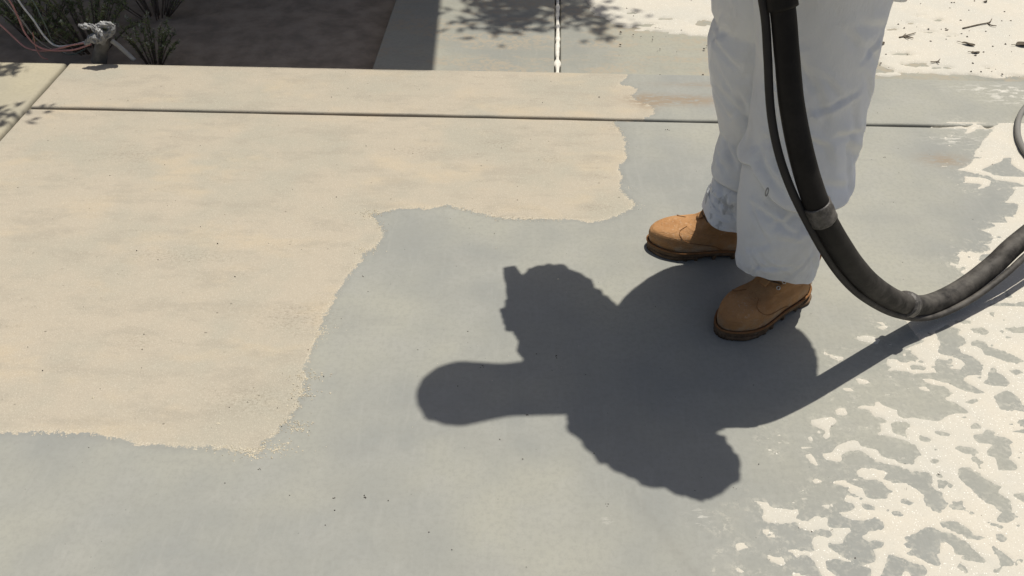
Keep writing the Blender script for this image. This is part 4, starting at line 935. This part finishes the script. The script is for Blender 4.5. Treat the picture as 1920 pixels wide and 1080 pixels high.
def shrub(name, base, stems, height, spread, n_leaf, L, W, label, lean=(0, 0), pale=0.15):
    root = empty(name, base); tag(root, label, 'shrub', 'low shrubs behind the patio')
    base = np.array(base); sm = MB(); V = []; F = []; Vp = []; Fp = []
    for i in range(stems):
        a = random.uniform(0, 6.283); r = spread * math.sqrt(random.random()); hgt = height * random.uniform(.55, 1.05)
        tip = base + np.array([r * math.cos(a) + lean[0] * hgt, r * math.sin(a) + lean[1] * hgt, hgt * (1 - .35 * (r / spread) ** 2)])
        foot = base + np.array([.25 * r * math.cos(a), .25 * r * math.sin(a), 0.0])
        P = spline([foot, foot * .45 + tip * .55 + np.array([0, 0, .1 * hgt]), tip], 9); sm.add(*tube(P, np.linspace(.0032, .0010, 9), 5))
        for q in range(n_leaf):
            t = 0.2 + 0.8 * random.random() ** 0.8; p = np.array([np.interp(t, np.linspace(0, 1, 9), P[:, k]) for k in range(3)])
            d = np.array([random.gauss(0, 1), random.gauss(0, 1), random.gauss(.8, .7)])
            if t > .82 and random.random() < pale * 3: add_leaf(Vp, Fp, p, d, L * .7, W)
            else: add_leaf(V, F, p, d, L * random.uniform(.6, 1.2), W)
    sm.build('stem', M['bark'], root)
    for nm, v_, f_, mt in (('foliage', V, F, M['leaf_d']), ('pale_tips', Vp, Fp, M['leaf_p'])):
        if v_:
            o = obj(nm, v_, f_, mt, root, smooth=False); o['kind'] = 'stuff'
shrub('shrub', (-1.93, 3.46, -0.11), 50, 0.32, 0.26, 55, 0.020, 0.0026, 'twiggy olive shrub behind the wrapped riser', pale=0.12)
shrub('shrub', (-1.62, 3.32, -0.11), 26, 0.22, 0.17, 44, 0.018, 0.0026, 'low olive shrub with pale dusty tips right of the leaning pipe', pale=0.22)
shrub('shrub', (-2.22, 3.58, -0.11), 34, 0.32, 0.26, 50, 0.020, 0.0026, 'dark shrub behind the sagging wires at the far left', pale=0.06)
shrub('shrub', (-1.78, 3.80, -0.11), 34, 0.32, 0.26, 50, 0.020, 0.0026, 'rearmost olive shrub at the top edge beside the dark soil', pale=0.08)

# ------------------------------------------------------------------ out of frame: the eave that shades the bed, trees whose leaves dapple the concrete
M['stucco'] = simple('beige_stucco', (0.42, 0.36, 0.28), 0.9, 0.1, 8, 0.5, 60)
M['roof'] = simple('brown_roof_shingle', (0.12, 0.09, 0.07), 0.9, 0.3, 20)
M['fascia'] = simple('brown_fascia_paint', (0.16, 0.11, 0.08), 0.6, 0.1)
house = empty('house', (-2.2, 4.9, ZR)); tag(house, 'house above the top of the picture whose eave shades the soil bed', 'house')
HZ = 2.45; ex = -0.437 + 0.15 * (HZ - ZR); ey = 3.15 + 0.20 * (HZ - ZR)
w = MB(); w.add(*box(-4.0, ex - 0.25, 4.75, 7.5, -0.2, 2.9)); w.build('wall', M['stucco'], house, smooth=False)
w = MB(); w.add([(-4.2, ey, HZ), (ex, ey, HZ), (ex, 8.0, HZ + 1.6), (-4.2, 8.0, HZ + 1.6), (-4.2, ey, HZ + .1), (ex, ey, HZ + .1), (ex, 8.0, HZ + 1.7), (-4.2, 8.0, HZ + 1.7)],
    [(0, 3, 2, 1), (4, 5, 6, 7), (0, 1, 5, 4), (1, 2, 6, 5), (2, 3, 7, 6), (3, 0, 4, 7)]); w.build('roof', M['roof'], house, smooth=False)
w = MB(); w.add(*box(-4.21, ex + .002, ey - .022, ey - .002, HZ - .03, HZ + .12)); w.build('fascia', M['fascia'], house, smooth=False)

def tree(base, limbs, label, trunk_r, leaf_L, n_leaf, matl, spread=.10):
    root = empty('tree', base); tag(root, label, 'tree'); base = np.array(base)
    tm = MB(); V = []; F = []
    tip = np.array(limbs[0][0][0])
    P = spline([base, base * .5 + tip * .5 + np.array([.04, .03, 0]), tip], 16); tm.add(*tube(P, np.linspace(trunk_r, trunk_r * .6, 16), 12))
    for pts, dens in limbs:
        P = spline(pts, 18); tm.add(*tube(P, np.linspace(trunk_r * .45, .004, 18), 7))
        for q in range(int(n_leaf * dens)):
            t = random.uniform(.35, 1.0); c = np.array([np.interp(t, np.linspace(0, 1, 18), P[:, k]) for k in range(3)])
            tw = c + np.array([random.gauss(0, spread), random.gauss(0, spread * .8), random.gauss(0, .06)])
            if q % 6 == 0: tm.add(*tube([c, (c + tw) / 2 + (0, 0, .01), tw], [.003, .002, .001], 4))
            add_leaf(V, F, tw, np.array([random.gauss(0, 1), random.gauss(0, 1), random.gauss(-.2, .5)]), leaf_L * random.uniform(.6, 1.2), leaf_L * .2)
    tm.build('trunk', M['bark'], root)
    o = obj('crown', V, F, matl, root, smooth=False); o['kind'] = 'stuff'
def over_px(x, y, h):                                    # the spot at height h whose shadow falls on this point of the driveway
    g = G(x, y, ZR); return np.array([g[0] + .15 * (h - ZR), g[1] + .20 * (h - ZR), h])
H1 = 3.3
top = (1.15, 6.3, 3.2)
tree((1.25, 6.6, ZR), [([top, over_px(1060, -60, 3.5), over_px(990, -18, H1), over_px(905, 18, H1)], 1.0), ([top, over_px(1080, -45, 3.5), over_px(1070, 5, H1), over_px(1130, 55, H1 - .05)], 0.75),
    ([top, over_px(1010, -40, 3.5), over_px(960, 18, H1), over_px(930, 46, H1 - .05)], 0.75), ([top, over_px(1000, -60, 3.55), over_px(1000, 5, H1), over_px(985, 40, H1)], 0.6), ([top, (1.0, 6.2, 3.8), (0.7, 6.2, 4.4)], 2.5), ([top, (1.5, 6.6, 3.9), (2.0, 6.9, 4.5)], 2.5), ([top, (1.2, 6.9, 4.0), (0.9, 7.4, 4.7)], 2.5)],
    'small tree above the top of the picture, one low branch over the driveway', 0.06, 0.085, 300, M['leaf_g'], .085)
def over0(x, y, h):
    g = G(x, y, 0.0); return np.array([g[0] + .15 * h, g[1] + .20 * h, h])
t2 = (-3.0, 3.75, 1.7)
tree((-3.1, 3.7, -0.1), [([t2, over0(-120, 130, 2.0), over0(-20, 128, 1.85), over0(20, 122, 1.8)], 0.45), ([t2, over0(-150, 200, 2.0), over0(-30, 212, 1.85), over0(40, 216, 1.8)], 0.42), ([t2, (-3.3, 3.9, 1.6), (-3.5, 4.1, 2.1)], 2.0), ([t2, (-3.1, 3.5, 1.7), (-3.4, 3.2, 2.2)], 1.5)],
    'thin tree left of the picture, its branches over the side slab', 0.03, 0.06, 150, M['leaf_g'], .055)

# ------------------------------------------------------------------ fallen bits on the rear sand
M['dry'] = simple('dry_leaf_brown', (0.10, 0.082, 0.06), 0.85, 0.35, 60)
M['twig'] = simple('dry_twig', (0.15, 0.125, 0.095), 0.9, 0.3, 60)
def twig(label, paths, r, z=ZR + 0.010, cat='twig'):
    mb = MB()
    for pts in paths:
        P = np.array([G(x, y, z) for x, y in pts]); P[:, 2] += np.linspace(0, 0.004, len(P)); P = spline(P, 10)
        mb.add(*tube(P, np.linspace(r, r * .6, 10), 7))
    o = mb.build('twig', M['twig'], origin=tuple(G(*paths[0][0], z))); tag(o, label, cat)
def leaf(label, x, y, L, W, rot, z=ZR + 0.011, curl=.5):
    c = G(x, y, z); V = []; F = []; nu, nv = 8, 5
    for i in range(nu + 1):
        u = i / nu; w = W * math.sin(math.pi * (0.06 + .9 * u)) ** .8
        for k in range(nv):
            s = (k / (nv - 1) - .5) * 2
            V.append(((u - .5) * L, s * w, curl * (abs(s) ** 2 * w * .9 + .25 * L * (u - .5) ** 2) + .002 * math.sin(7 * u + s)))
    F = [(i * nv + k, i * nv + k + 1, (i + 1) * nv + k + 1, (i + 1) * nv + k) for i in range(nu) for k in range(nv - 1)]
    V = V + [(p[0], p[1], p[2] - .0012) for p in V]; n = (nu + 1) * nv; F += [tuple(q + n for q in f[::-1]) for f in F]
    ca, sa = math.cos(rot), math.sin(rot)
    V = [(c[0] + ca * p[0] - sa * p[1], c[1] + sa * p[0] + ca * p[1], c[2] + p[2]) for p in V]
    mb = MB(); mb.add(V, F); mb.add(*tube(spline([V[2], (V[2][0] - ca * L * .2, V[2][1] - sa * L * .2, c[2] + .003), (V[2][0] - ca * L * .4, V[2][1] - sa * L * .4 + .004, c[2] + .001)], 6), .0012, 5))
    o = mb.build('dry_leaf', M['dry'], origin=tuple(c)); tag(o, label, 'leaf')
twig('longest dry twig with a forked end on the rear sand', [[(1805, 53), (1832, 47), (1854, 43), (1859, 37)], [(1852, 43), (1858, 48), (1868, 50)]], 0.0032)
twig('broken sprig with seed heads on the sand right of the trousers', [[(1686, 70), (1700, 67), (1716, 63)], [(1700, 68), (1712, 73)], [(1695, 69), (1704, 74)], [(1692, 69), (1698, 65)]], 0.0032)
twig('small forked twig lying close to the patio edge', [[(1745, 116), (1757, 116), (1762, 112)], [(1756, 116), (1761, 119)]], 0.0026)
leaf('dark curled leaf half hidden behind the trousers', 1650, 82, 0.045, 0.011, 0.35)
leaf('long curled brown leaf below the forked twig', 1816, 83, 0.050, 0.010, -0.5)
leaf('flat narrow leaf just below the curled brown one', 1829, 98, 0.034, 0.008, 0.05, curl=.2)
leaf('broad dark leaf at the right edge of the picture', 1916, 84, 0.05, 0.018, 0.15)
leaf('tiny leaf scrap alone at the top of the rear sand', 1848, 3, 0.016, 0.006, 0.4)
leaf('pale chip of bark on the bare driveway right of the white joint', 1238, 54, 0.026, 0.006, -0.1, ZR + 0.004)
